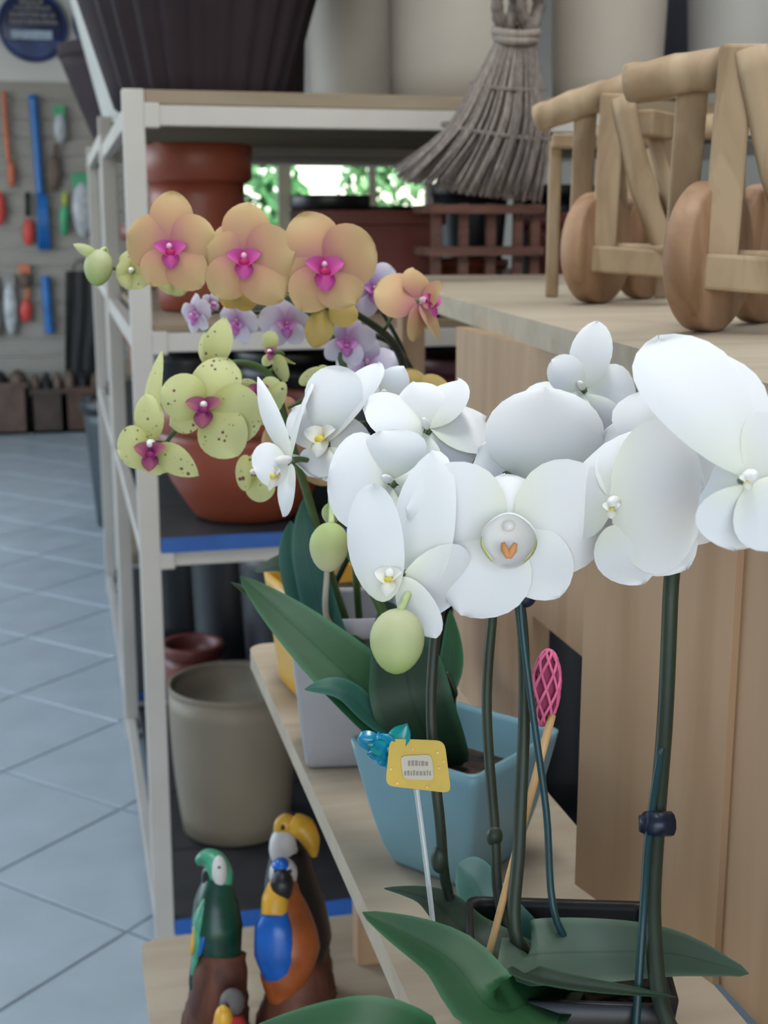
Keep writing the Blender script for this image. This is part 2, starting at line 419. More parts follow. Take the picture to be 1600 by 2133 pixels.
# ------------------------------------------------------------------ things on the back wall
def wy(x, y, off=.05): return atY(x, y, WY-.024-off)
def wtube(name, pts, r, m, parent=None, off=.05, **k): return obj(name, tube([wy(*p, off) for p in pts], r, **k), m, parent, True)
M_navy = mat('sign_navy', (.018, .026, .085), .4, .3, 8); M_signl = mat('sign_pale_print', (.34, .42, .52), .5, .15, 20)
M_signg = mat('sign_grey_print', (.20, .19, .19), .5, .3, 30); M_signb = mat('sign_blue_print', (.03, .06, .17), .4, .2, 10)
def wall_sign(cx, cy, label, rad=.24):
    c = wy(cx, cy, -.024+.015); c.y = WY-.017
    t = thing('round_wall_sign', c, label, 'sign', 'round signs on the back wall')
    obj('disc', disc(c, (0, -1, 0), rad, .03), M_navy, t, True)
    rim = []
    for k in range(48):
        a = 2*math.pi*k/48; rim.append(c+Vector((math.cos(a)*(rad-.012), -.017, math.sin(a)*(rad-.012))))
    obj('rim', tube(rim+[rim[0]], .010, 6, 1), M_signb, t, True)
    f = c.y-.021
    # lower blue segment
    seg = [Vector((c.x+(rad-.03)*math.cos(a), f, c.z+(rad-.03)*math.sin(a))) for a in np.linspace(math.radians(-155), math.radians(-25), 20)]
    n = len(seg); obj('print', (seg+[s+Vector((0, .006, 0)) for s in seg], [list(range(n)), list(range(n, 2*n))[::-1]]+[[i, (i+1) % n, n+(i+1) % n, n+i] for i in range(n)]), M_signb, t)
    obj('print', box(c.x-.15, f, c.z-.095, c.x+.13, f+.006, c.z-.03), M_signl, t)
    rng = random.Random(3)
    for row, (z, wd) in enumerate(((.03, .15), (.075, .15), (.12, .12), (.16, .08))):
        strokes = []
        x = -wd
        while x < wd:
            ww = rng.uniform(.012, .03); strokes.append(box(c.x+x, f, c.z+z-.016, c.x+x+ww, f+.006, c.z+z+rng.uniform(.008, .018))); x += ww+.008
        obj('print', merge(*strokes), M_signg, t)
    return t
wall_sign(68, 55, 'round navy sign with pale band high on the back wall')
wall_sign(215, 50, 'second round navy sign mostly hidden behind the planters', .21)
M_tblue = mat('tool_blue', (.02, .14, .42), .35, .15, 8); M_tred = mat('tool_red', (.50, .05, .04), .4, .1, 8)
M_tor = mat('tool_orange', (.48, .13, .06), .4, .1, 8); M_tgreen = mat('tool_green', (.05, .33, .16), .4, .15, 8); M_tyel = mat('tool_lime', (.36, .45, .06), .4, .1, 8)
M_tblk = mat('tool_black', (.012, .012, .014), .6, .2, 8); M_bag = mat('clear_bag', (.40, .42, .44), .25, .15, 14); M_tgrey = mat('tool_grey', (.25, .25, .24), .5, .15, 10)
M_tbrown = mat('tool_brown', (.13, .09, .07), .7, .2, 8)
t = thing('leaf_rake', wy(100, 520), 'long blue plastic rake hanging on the slatted wall', 'rake')
wtube('handle', [(68, 198), (76, 300), (84, 410)], [.032, .030, .028], M_tblue, t)
pts = [wy(76, 405), wy(94, 400), wy(106, 518), wy(80, 520)]
obj('head', (pts+[p+Vector((0, .03, 0)) for p in pts], [[0, 1, 2, 3], [7, 6, 5, 4], [0, 4, 5, 1], [1, 5, 6, 2], [2, 6, 7, 3], [3, 7, 4, 0]]), M_tblue, t)
for q in range(4): wtube('tine', [(80+q*5, 405), (82+q*7, 520)], [.012, .012], M_tblue, t, .07)
tag(wtube('tool_handle', [(94, 575), (99, 640), (104, 694)], [.034, .036, .036], M_tblue), 'short blue tool handle hanging below the blue rake', 'handle')
def hand_tool(name, handle, head, mh, mb, label, cat, w=.06):
    t = thing(name, wy(*head[-1]), label, cat)
    wtube('handle', handle, [.018]*len(handle), mh, t)
    a, b_ = wy(*head[0]), wy(*head[1]); m_ = (a+b_)/2; L = (b_-a).length/2
    obj('head', xf(ellipsoid((0, 0, 0), w, .02, L, None, 12, 8), Matrix.Translation(m_) @ Matrix.Rotation(math.atan2((a-b_).x, (a-b_).z), 4, 'Y')), mb, t, True)
hand_tool('hand_trowel', [(57, 400), (58, 450)], [(59, 455), (60, 512)], M_tblk, M_tred, 'red hand trowel with black handle hanging beside the blue rake', 'trowel', .045)
hand_tool('hand_trowel', [(58, 600), (56, 628)], [(55, 622), (54, 672)], M_tor, M_tred, 'small red hand tool low on the slatted wall', 'trowel', .045)
hand_tool('edging_tool', [(8, 190), (14, 290), (20, 340)], [(22, 330), (25, 392)], M_tor, M_tor, 'thin orange long handled tool at the left edge of the wall', 'tool', .03)
hand_tool('garden_fork', [(2, 400), (1, 440)], [(0, 400), (0, 470)], M_tred, M_tred, 'red garden tool cut off by the left frame edge', 'tool', .04)
hand_tool('weeding_tool', [(135, 400), (134, 430)], [(134, 425), (133, 492)], M_tyel, M_tgreen, 'green and lime hand weeder on the slatted wall', 'tool', .035)
hand_tool('brown_brush', [(116, 300), (114, 330)], [(114, 320), (110, 400)], M_tbrown, M_tbrown, 'brown brush hanging below the green packet', 'brush', .05)
def packet(name, x0, y0, x1, y1, m, top, label):
    t = thing(name, wy((x0+x1)/2, y1), label, 'packet', 'packets hung on the slatted wall')
    a, b_ = wy(x0, y1), wy(x1, y0)
    c = (a+b_)/2
    obj('bag', ellipsoid(c, abs(b_.x-a.x)/2, .035, abs(b_.z-a.z)/2, None, 14, 10), m, t, True)
    obj('header_card', box(a.x+.01, c.y-.012, b_.z-.06, b_.x-.01, c.y+.012, b_.z+.05, .003), top, t)
packet('hanging_packet', 112, 235, 138, 298, M_bag, M_tgreen, 'pale green packet hanging high on the slatted wall')
packet('hanging_packet', 152, 375, 192, 495, M_bag, M_tgreen, 'large clear packet with green header card')
packet('hanging_packet', 10, 585, 34, 700, M_bag, M_tgrey, 'tall pale packet low at the left of the slatted wall')
packet('hanging_packet', -22, 590, 0, 705, M_tgrey, M_bag, 'grey packet cut off at the left frame edge')
packet('hanging_packet', 38, 565, 66, 600, M_tbrown, M_tor, 'small brown packet with orange header card')
packet('hanging_packet', 200, 380, 216, 520, M_tbrown, M_tgrey, 'brown packet half hidden by the shelf post')
# black apron hanging
t = thing('hanging_apron', wy(170, 830), 'black cloth apron hanging low on the slatted wall', 'apron')
V = []
for j in range(13):
    for i in range(9):
        x = 136+(70+6*math.sin(j*.5))*i/8; y = 565+265*j/12
        V.append(wy(x, y, .035+.02*math.sin(i*2.1+j*.15)))
nb = len(V); V += [v+Vector((0, .012, 0)) for v in V]
Fc = [[j*9+i, j*9+i+1, (j+1)*9+i+1, (j+1)*9+i] for j in range(12) for i in range(8)]
Fc += [[nb+q for q in f[::-1]] for f in Fc]
obj('cloth', (V, Fc), M_tblk, t, True)
wtube('strap', [(150, 570), (160, 545), (180, 545), (190, 570)], [.006]*4, M_tblk, t)
# low row of goods at the foot of the wall
def crate_at(x0, x1, y0, y1, m, label, d=.35):
    a = atY(x0, y1, WY-.45); b_ = atY(x1, y0, WY-.45)
    t = thing('storage_box', ((a.x+b_.x)/2, WY-.28, 0), label, 'box', 'boxes along the foot of the slatted wall')
    x0, x1, h = a.x, b_.x, b_.z
    obj('body', merge(box(x0, WY-.45, 0, x1, WY-.43, h), box(x0, WY-.13, 0, x1, WY-.11, h), box(x0, WY-.45, 0, x0+.02, WY-.11, h), box(x1-.02, WY-.45, 0, x1, WY-.11, h), box(x0, WY-.45, 0, x1, WY-.11, .02)), m, t)
    obj('rim', box(x0, WY-.46, h-.03, x1, WY-.44, h+.01), m, t); obj('rim', box(x0, WY-.12, h-.03, x1, WY-.10, h+.01), m, t)
    rng = random.Random(int(x0*50))
    for k in range(3):
        obj('bag', ellipsoid((x0+(k+.5)*(x1-x0)/3, WY-.28, h-.01), (x1-x0)/6, .13, rng.uniform(.08, .14), None, 12, 8), M_tblk if k % 2 else M_tbrown, t, True)
crate_at(-60, 56, 800, 890, mat('box_brown', (.10, .06, .045), .7, .2), 'dark brown box at the foot of the wall, leftmost')
crate_at(66, 132, 812, 884, mat('box_umber', (.06, .04, .032), .7, .2), 'very dark box between the leftmost box and the last box')
crate_at(136, 215, 808, 878, mat('box_russet', (.085, .045, .03), .7, .2), 'russet dark box at the foot of the wall beside the shelving')

# ------------------------------------------------------------------ steel shelving
SX0, SX1 = .120, 1.72
M_shadeboard = mat('shade_dark_board', (.02, .02, .022), .6, .2, 10)  # near-black boards: the shade inside the shelving is put into their colour
def shelving(name, y0, y1, ztop, levels, label, detailed):
    t = thing(name, ((SX0+SX1)/2, (y0+y1)/2, 0), label, 'shelving', 'steel and wood shelving units')
    pw = .038
    for px in (SX0, SX1-pw):
        for py in (y0, y1-pw):
            obj('post', box(px, py, 0, px+pw, py+pw, ztop, .002), M_cream, t)
    for k, (zb, zt, wood_h) in enumerate(levels):       # beam bottom, beam top, thickness of what lies on it
        obj('beam', box(SX0+pw, y0+.006, zb, SX1-pw, y0+.03, zt, .002), M_cream, t)
        obj('beam', box(SX0+pw, y1-.03, zt-.02, SX1-pw, y1-.006, zt, .002), M_cream, t)
        for px in (SX0+.004, SX1-pw+.004): obj('side_beam', box(px, y0+pw, zb, px+.025, y1-pw, zt, .002), M_cream, t)
        for px in (SX0+pw-.002, SX1-pw-.026):
            for py in (y0-.002, y1-.036): obj('bracket', box(px, py, zb-.004, px+.028, py+.038, zt+.003, .002), M_cream, t)
        n = 4
        for q in range(n):
            ya = y0+.008+(y1-y0-.016)*q/n; yb = y0+.008+(y1-y0-.016)*(q+1)/n-.004
            obj('shelf_board', box(SX0+.039, ya, zt+.001, SX1-.039, yb, zt+wood_h, .002), M_shadeboard if k in (1, 3) else M_shelfwood, t)
        if k in (1, 3): obj('edge_strip', box(SX0+.039, y0-.003, zt+.0, SX1-.039, y0+.005, zt+wood_h+.006), M_blue, t, False)
    return t
SY0, SY1 = 2.45, 3.72
LV = [(1.620, 1.655, .026), (.820, .848, .022), (1.222, 1.257, .016), (.03, .062, .026)]
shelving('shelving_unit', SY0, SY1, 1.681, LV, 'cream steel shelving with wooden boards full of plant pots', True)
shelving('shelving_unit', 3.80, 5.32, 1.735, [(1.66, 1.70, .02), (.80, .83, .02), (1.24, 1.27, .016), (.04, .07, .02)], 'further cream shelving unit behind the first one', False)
Z2, Z3, Z4, ZT = 1.274, .871, .089, 1.682

def planter(name, c, rb, rt, h, m, label, cat='planter', group=None, rim=.02, rimh=.05, wall_t=.012, rib=0, ribd=0, minner=None, foot=True, soil=None, seg=48, bulge=0):
    t = thing(name, c, label, cat, group)
    pr = [(rb*.9, 0), (rb, .006)]
    for k in range(1, 9):
        f = k/8; pr.append((rb+(rt-rb)*f+bulge*math.sin(math.pi*f), .006+(h-rimh-.006)*f))
    obj('body', lathe(c, pr+[(rt-wall_t, h-rimh-.001), (rb-wall_t, .02)], seg*2 if rib else seg, rib, ribd), m, t, True)
    obj('rim', lathe(c, [(rt-wall_t, h-rimh-.004), (rt+rim*.4, h-rimh), (rt+rim, h-rimh+.006), (rt+rim*1.1, h-.004), (rt+rim*.9, h), (rt-wall_t*.6, h), (rt-wall_t, h-.006), (rt-wall_t, h-rimh)], seg), m, t, True)
    if soil is not None: obj('soil', lathe(c, [(rt-wall_t-.002, h-soil), (rt*.5, h-soil+.006), (0.0, h-soil+.009)], 24), M_soil, t, True)
    return t
# on top of the shelving
planter('ribbed_planter', (.312, 2.99, ZT), .176, .315, .52, M_brown, 'large dark brown ribbed planter on top of the shelving', rib=26, ribd=.040, rim=.02)
planter('smooth_planter', (.515, 3.545, ZT), .12, .13, .48, M_brownL, 'dark brown smooth planter behind the ribbed one')
planter('tall_cream_planter', (.755, 3.32, ZT), .135, .16, .62, M_beige, 'greyish cream planter beside the ribbed brown planter', rim=.012)
planter('tall_cream_planter', (.835, 2.78, ZT), .150, .162, .62, M_beige, 'warm cream planter directly behind the straw broom', rim=.012)
planter('tall_cream_planter', (1.165, 2.80, ZT), .115, .132, .60, M_beige, 'cream planter to the right of the straw broom', rim=.012)
planter('smooth_planter', (1.56, 3.38, ZT), .11, .13, .50, mat('navy_plastic', (.05, .05, .075), .5), 'dark navy planter wedged between two pale planters')
planter('tall_cream_planter', (1.455, 2.77, ZT), .098, .130, .60, M_grey, 'light grey planter at the right end of the shelving top', rim=.012)
planter('tall_grey_planter', (.362, 4.55, 1.723), .19, .32, .60, M_grey, 'pale grey planter on the further shelving unit')
t = thing('shelving_unit', (.95, 6.1, 0), 'third shelving unit furthest back along the aisle', 'shelving', 'steel and wood shelving units')
for px in (.17, 1.68):
    for py in (5.42, 6.16): obj('post', box(px, py, 0, px+.038, py+.038, 1.73, .002), M_cream, t)
for zb in (.05, .8, 1.24, 1.68):
    obj('shelf_board', box(.21, 5.42, zb+.03, 1.68, 6.19, zb+.05), M_shelfwood, t); obj('beam', box(.208, 5.425, zb, 1.68, 5.45, zb+.03), M_cream, t)
planter('dark_planter', (.40, 5.75, 1.73), .22, .36, .42, M_brown, 'dark brown planter furthest back over the aisle', rim=.006)

# second level of the shelving
planter('terracotta_pot', (.284, 2.84, Z2), .084, .098, .335, M_terra, 'tall terracotta coloured pot with thick rim on the upper shelf', 'pot', rim=.016, rimh=.075, bulge=.004)
for k, (x, y, r, h, lab) in enumerate(((.60, 3.02, .085, .24, 'black nursery pot beside the tall terracotta pot'), (.78, 3.30, .10, .22, 'black nursery pot in the middle of the upper shelf'), (.97, 3.15, .09, .27, 'black nursery pot behind the slatted crate'), (1.20, 3.2, .10, .27, 'black nursery pot near the right end of the upper shelf'))):
    planter('nursery_pot', (x, y, Z2), r*.8, r, h, M_black, lab, 'pot', 'black nursery pots on the upper shelf', rim=.006, rimh=.03)
def trough(name, x0, x1, y0, y1, z, h, m, label):
    t = thing(name, ((x0+x1)/2, (y0+y1)/2, z), label, 'planter')
    tp = .015; th = .008
    def ring(e, zz): return [Vector((x0-e, y0-e, zz)), Vector((x1+e, y0-e, zz)), Vector((x1+e, y1+e, zz)), Vector((x0-e, y1+e, zz))]
    V = ring(-tp, z)+ring(0, z+h-.03)+ring(-th, z+h-.03)+ring(-tp-th, z+.01)
    Fc = [[3, 2, 1, 0]]
    for k in range(3):
        for i in range(4): Fc.append([k*4+i, k*4+(i+1) % 4, k*4+4+(i+1) % 4, k*4+4+i])
    Fc.append([12, 13, 14, 15]); obj('body', (V, Fc), m, t)
    obj('rim', merge(box(x0-.008, y0-.008, z+h-.03, x1+.008, y0+.006, z+h, .003), box(x0-.008, y1-.006, z+h-.03, x1+.008, y1+.008, z+h, .003), box(x0-.008, y0, z+h-.03, x0+.006, y1, z+h, .003), box(x1-.006, y0, z+h-.03, x1+.008, y1, z+h, .003)), m, t)
trough('window_box_planter', .48, .76, 2.66, 2.80, Z2, .205, M_terra2, 'long red brown window box on the upper shelf')
# slatted crate
t = thing('slatted_crate', (.80, 2.56, Z2), 'small reddish slatted wooden crate on the upper shelf', 'crate')
M_cr = wood('crate_wood', (.16, .075, .055), (.09, .04, .03), (6, 40, 40))
for px in (.705, .76, .815, .87, .905):
    obj('upright', box(px-.009, 2.505, Z2, px+.009, 2.517, Z2+.215), M_cr, t)
for z in (.05, .125, .205): obj('rail', box(.69, 2.495, Z2+z-.008, .92, 2.505, Z2+z+.008), M_cr, t)
for z in (.05, .125, .205):
    obj('rail', box(.69, 2.62, Z2+z-.008, .92, 2.63, Z2+z+.008), M_cr, t)
    for px in (.69, .91): obj('side_rail', box(px, 2.505, Z2+z-.008, px+.01, 2.62, Z2+z+.008), M_cr, t)
obj('base', box(.69, 2.505, Z2, .92, 2.62, Z2+.012), M_cr, t)
planter('shallow_bowl', (.855, 2.90, Z2), .08, .115, .10, M_terra, 'shallow terracotta bowl behind the slatted crate', 'bowl', rim=.008, rimh=.02)
planter('glazed_red_bowl', (1.078, 2.66, Z2), .11, .135, .20, M_terra2, 'deep red brown bowl right of the slatted crate', 'bowl', rim=.008, rimh=.03)
planter('glazed_red_bowl', (1.36, 2.66, Z2), .10, .13, .16, M_terra2, 'red brown bowl behind the wooden carts', 'bowl', rim=.008, rimh=.03)
# third level
planter('terracotta_bowl_pot', (.350, 2.655, Z3), .108, .185, .235, M_terra, 'wide terracotta coloured pot on the middle shelf', 'pot', rim=.012, rimh=.05, bulge=.015)
for x, y, r, h, lab in ((.72, 2.8, .12, .26, 'black pot behind the yellow orchid pot'), (.55, 3.25, .14, .28, 'black pot deep in the middle shelf'), (1.05, 2.75, .13, .3, 'black pot at the right of the middle shelf')):
    planter('nursery_pot', (x, y, Z3), r*.8, r, h, M_black, lab, 'pot', 'black nursery pots on the middle shelf', rim=.006, rimh=.03)
for x, y, r, h, lab in ((.32, 3.45, .13, .30, 'black pot at the very back of the middle shelf, left'), (.86, 3.3, .15, .30, 'black pot at the very back of the middle shelf, centre')):
    planter('nursery_pot', (x, y, Z3), r*.8, r, h, M_black, lab, 'pot', 'black nursery pots on the middle shelf', rim=.006, rimh=.03)
planter('dark_red_pot', (.80, 2.58, Z3), .09, .11, .32, mat('plum_plastic', (.07, .018, .022), .4), 'plum coloured pot showing beside the peach orchid', 'pot', rim=.008, rimh=.03)
# bottom level
planter('taupe_planter', (.335, 2.86, Z4), .122, .146, .352, M_taupe, 'round taupe planter on the bottom shelf', rim=.0, rimh=.012, wall_t=.010, bulge=.006)
planter('red_pot', (.285, 3.30, Z4), .06, .075, .31, M_terra2, 'red pot behind the taupe planter', 'pot', rim=.008, rimh=.03)
for x, y, r, h, lab in ((.56, 3.25, .16, .62, 'tall black pot behind the taupe planter'), (.72, 2.75, .15, .60, 'black pot beside the taupe planter'), (.42, 3.52, .12, .68, 'black pot at the back of the bottom shelf')):
    planter('nursery_pot', (x, y, Z4), r*.8, r, h, M_black, lab, 'pot', 'black nursery pots on the bottom shelf', rim=.006, rimh=.03)
for x, y, r, h, lab in ((.93, 3.38, .15, .64, 'tall black pot deep in the bottom shelf, centre'), (1.15, 2.9, .17, .6, 'tall black pot at the right of the bottom shelf')):
    planter('nursery_pot', (x, y, Z4), r*.85, r, h, M_black, lab, 'pot', 'black nursery pots on the bottom shelf', rim=.006, rimh=.03)
# things in the gap of the further unit
planter('red_pot', (.30, 4.15, 1.29), .08, .10, .16, M_terra2, 'small red pot on the further shelving unit', 'pot')
planter('rust_pot', (.28, 4.10, .853), .07, .09, .30, M_terra, 'rust coloured pot on the further shelving unit', 'pot')
planter('nursery_pot', (.40, 4.5, .853), .1, .12, .3, M_black, 'black pot on the further shelving unit', 'pot')
planter('nursery_pot', (.36, 4.3, .11), .12, .14, .5, M_black, 'tall black pot low on the further shelving unit', 'pot')
# bin in the aisle
b0 = atz(212, 1085, 0)
t = planter('waste_bin', (.245, 6.55, 0), .125, .17, .62, mat('bin_grey', (.035, .045, .05), .45), 'dark grey tapered bin standing in the aisle', 'bin', rim=.012, rimh=.04)
t.location.x += 0
obj('bag', lathe((.245, 6.55, .56), [(.175, 0), (.188, .03), (.180, .075), (.15, .06), (.13, -.05)], 24), M_black, t, True)

# ------------------------------------------------------------------ tiered display stand
def rpoly(x0, y0, x1, y1, r, corners):
    P = []
    for (cx, cy, sx, sy, a0) in ((x0, y0, 1, 1, 180), (x1, y0, -1, 1, 270), (x1, y1, -1, -1, 0), (x0, y1, 1, -1, 90)):
        rr = r if corners else 0.001
        for k in range(7):
            a = math.radians(a0+90*k/6); P.append((cx+sx*rr+rr*math.cos(a), cy+sy*rr+rr*math.sin(a)))
    return P
ZM, ZL, ZH = .98, .60, 1.36
st = thing('tiered_display_stand', (.5, 1.2, 0), 'pale wooden tiered display stand carrying orchids and wooden carts', 'display stand')
obj('tier_board', prism(rpoly(.188, .30, .380, 1.452, .022, 1), ZM-.020, ZM), M_standwood, st)
obj('tier_board', prism(rpoly(.055, .45, .34, 1.497, .022, 1), ZL-.020, ZL), M_standwood, st)
obj('tier_board', prism([(.362, .30), (.537, 2.35), (1.45, 2.35), (1.45, .30)], ZH-.025, ZH), M_standwood, st)
obj('side_panel', merge(box(.44, 1.20, .30, .458, 1.476, ZH-.025), box(.44, .87, 1.07, .458, 1.20, ZH-.025)), M_standtan, st)
def plank(a, b_, th, z0, z1): return prism([a, b_, (b_[0]+th, b_[1]), (a[0]+th, a[1])], z0, z1)
obj('support_panel', plank((.343, .833), (.3795, .690), .055, ZM, ZH-.025), M_standtan, st)
obj('support_panel', plank((.384, .690), (.395, .40), .04, ZM, ZH-.025), M_standtan, st)
for x, y in ((.07, 1.40), (.07, .55), (.31, 1.40), (.31, .55)): obj('leg', box(x, y, 0, x+.03, y+.03, ZL-.02), M_standtan, st)
for y in (.55, 1.38): obj('leg', box(.30, y, ZL, .33, y+.03, ZM-.02), M_standtan, st)
for x, y in ((.56, 2.2), (1.38, 2.2), (1.38, .4), (.46, .4)): obj('leg', box(x, y, 0, x+.04, y+.04, ZH-.025), M_standtan, st)
obj('back_panel', box(1.38, .45, .4, 1.395, 2.2, ZH-.025), M_standtan, st)

# ------------------------------------------------------------------ wooden carts
def cart(o, label, tilt, lower=0, rear=False):
    ox, oy = o; az = math.radians(22.4)
    R = Vector((math.cos(az), -math.sin(az), 0)); D = Vector((math.sin(az), math.cos(az), 0)); U = Vector((0, 0, 1))
    B = Vector((ox, oy, ZH))
    P = lambda r, d, z: B+R*r+D*d+U*z
    t = thing('wooden_cart', tuple(B), label, 'cart', 'rustic wooden carts on the top tier')
    ax = (R*.866-D*.5)
    obj('wheel', disc(P(0, 0, .0633), ax, .063, .026, 44, .003), M_wheel, t, True)
    obj('wheel', disc(P(.055, .11, .0633), ax, .063, .022, 44, .003), M_wheel, t, True)
    obj('axle', tube([P(-.008, .005, .0633), P(.075, -.045, .0633)], [.006, .006]), M_rustic, t, True)
    def beam(a, b_, w, dp, nm='post'):
        a, b_ = Vector(a), Vector(b_); d = (b_-a).normalized()
        n1 = (R-d*R.dot(d)).normalized() if abs(R.dot(d)) < .9 else (U-d*U.dot(d)).normalized(); n2 = d.cross(n1)
        V = [q+n1*sx*w/2+n2*sy*dp/2 for q in (a, b_) for sx, sy in ((-1, -1), (1, -1), (1, 1), (-1, 1))]
        bm = bmesh.new(); vs = [bm.verts.new(v) for v in V]
        for f in ([3, 2, 1, 0], [4, 5, 6, 7], [0, 1, 5, 4], [1, 2, 6, 5], [2, 3, 7, 6], [3, 0, 4, 7]): bm.faces.new([vs[i] for i in f])
        bmesh.ops.bevel(bm, geom=list(bm.edges), offset=.003, segments=2, affect='EDGES', profile=.5)
        bm.verts.index_update(); r = ([v.co.copy() for v in bm.verts], [[v.index for v in f.verts] for f in bm.faces]); bm.free()
        return obj(nm, r, M_rustic, t)
    beam(P(-.006, -.025, .052), P(.086, -.035, .046), .030, .024, 'axle_block')
    beam(P(.006, -.022, .040), P(.012, -.020, .232), .028, .020)
    beam(P(-.022, .06, .060), P(-.018, .03, .228), .026, .020)
    beam(P(.030, .085, .050), P(.012, .05, .225), .022, .018)
    obj('brace', tube([P(.022, -.03, .228), P(.048, -.032, .13), P(.082, -.034, .045)], [.013, .014, .013], 10, 4, 1, .05), M_rustic, t, True)
    obj('brace', tube([P(.06, .10, .20), P(.085, .10, .12), P(.105, .10, .06)], [.009, .010, .009], 8, 4, 1, .05), M_rustic, t, True)
    obj('top_rail', tube([P(-.074, .03, .220-tilt-lower), P(-.01, .01, .230-lower), P(.055, -.01, .232+tilt-lower), P(.17, -.04, .234+tilt*2-lower)], [.016, .017, .018, .019], 12, 6, 1, .05), M_rustic, t, True)
    beam(P(.045, .04, .205), P(.075, .11, .205), .030, .030, 'cross_log')
    if rear: beam(P(-.06, .12, .19), P(.09, .13, .19), .018, .02, 'back_rail')
    for k in (-.055, .08) if rear else (): beam(P(k, .125, .0), P(k, .125, .19), .016, .014, 'back_slat')
    return t
cart((.606, 1.467), 'rustic wooden cart behind the nearest cart, slanted log rail', .010, 0, True)
cart((.539, 1.057), 'nearest rustic wooden cart, with its log rail cut by the frame', -.002, .014)
cart((.86, 1.97), 'furthest rustic wooden cart, hidden behind the middle cart', .0)

# ------------------------------------------------------------------ straw broom hanging before the shelving
t = thing('straw_broom', at(1075, 400, 2.12), 'grey brown straw hand broom hanging in front of the shelving', 'broom')
M_straw = wood('straw', (.20, .165, .145), (.10, .08, .072), (200, 200, 12), .9); M_straw2 = wood('straw_light', (.28, .24, .205), (.17, .135, .12), (200, 200, 12), .9)
rng = random.Random(11); DB = 2.10
def strand_sets(n, seed, y_end):
    rng = random.Random(seed); out = []
    for i in range(n):
        s = rng.uniform(0, 1); dz = rng.uniform(-.062, .035)*(.35+.65*math.sin(math.pi*s)**.5)
        x0 = 1040+70*s; x1 = 985+145*s; x2 = 925+220*s; x3 = 822+300*s+rng.uniform(-8, 8); ye = 360+55*s**.6+rng.uniform(-14, 10)
        out.append(tube([at(x0, 75, DB+dz*.3), at(x1, 178, DB+dz*.7), at(x2, 272, DB+dz), at(x3, ye, DB+dz*1.2)], [.0028, .0028, .0026, .0012], 5, 3))
    return merge(*out)
tag(obj('bristle_bundle', strand_sets(330, 1, 400), M_straw, t, True), kind='stuff')
tag(obj('bristle_bundle', strand_sets(130, 2, 400), M_straw2, t, True), kind='stuff')
def fan_core():
    V = []
    for (xa, xb, y, th) in ((1044, 1108, 75, .012), (994, 1126, 178, .020), (938, 1136, 272, .026), (880, 1100, 345, .028)):
        for k in range(16):
            a = 2*math.pi*k/16; V.append(at((xa+xb)/2+(xb-xa)/2*.95*math.cos(a), y+(20*math.cos(a) if y > 200 else 0), DB+th*math.sin(a)))
    Fc = [[j*16+k, j*16+(k+1) % 16, (j+1)*16+(k+1) % 16, (j+1)*16+k] for j in range(3) for k in range(16)]
    Fc.append(list(range(16))); Fc.append([48+k for k in range(16)][::-1]); return V, Fc
obj('bristle_core', fan_core(), M_straw, t, True)
def binding(xa, xb, y, th, dy, r):
    P = []
    for k in range(25):
        a = 2*math.pi*k/24; P.append(at((xa+xb)/2+(xb-xa)/2*math.cos(a), y+dy*math.cos(a)-6*math.sin(a), DB+th*math.sin(a)))
    return tube(P, r, 6, 1)
obj('neck_binding', merge(binding(1032, 1118, 66, .030, 2, .008), binding(1034, 1116, 80, .030, 2, .007)), M_straw2, t, True)
obj('binding_cord', binding(984, 1134, 180, .045, 6, .004), M_straw, t, True)
obj('binding_cord', binding(922, 1150, 275, .058, 16, .004), M_straw, t, True)
for s, x in ((0, 1050), (1, 1100)):
    obj('handle_loop', tube([at(x, 62, DB), at(x-14, 20, DB-.02), at(x-8, -20, DB-.03), at(x+14, -30, DB-.02), at(x+22, 10, DB+.01), at(x+8, 62, DB)], [.011, .010, .009, .009, .010, .011], 8, 6, 1, .1), M_straw, t, True)
top = at(1075, -28, DB)
obj('hanging_cord', tube([top+Vector((0, 0, -.01)), (top.x, top.y, ZC)], [.003, .003]), M_straw2, t)

# ------------------------------------------------------------------ orchid pieces
def leaf(name, spine, width, m, parent, up=None, fold=.25, shape='leaf', th=.0012, nv=8):
    """blade along a spine of points; fold = V-shape across the blade"""
    P = smoothpts(spine, 6); n = len(P); T, _ = frames(P)
    V, U = [], []; top = len(P)*(nv+1)
    up = Vector(up) if up else Vector((0, 0, 1))
    for side in (1, -1):
        for i, p in enumerate(P):
            t = i/(n-1); s = T[i].cross(up); s = s.normalized() if s.length > 1e-4 else Vector((1, 0, 0)); nn = s.cross(T[i]).normalized()
            wv = width*(.34+.66*math.sin(math.pi*min(t*.95+.12, 1))**.8)*max(0, 1-max(0, (t-.7)/.3)**2.2)**.5 if shape == 'leaf' else width*max(0, 1-(2*t-1)**2)**.5
            wv = max(wv, .0006)
            for j in range(nv+1):
                v = j/nv*2-1
                V.append(p+s*(v*wv/2)+nn*(abs(v)*fold*wv/2+side*th*(1-v**4)*(1-t**6)/2))
                U.append((t, (v+1)/2))
    Fc = []
    for sd in (0, 1):
        o = sd*top
        for i in range(n-1):
            for j in range(nv):
                f = [o+i*(nv+1)+j, o+(i+1)*(nv+1)+j, o+(i+1)*(nv+1)+j+1, o+i*(nv+1)+j+1]
                Fc.append(f if sd else f[::-1])
    return obj(name, (V, Fc), m, parent, True, U)
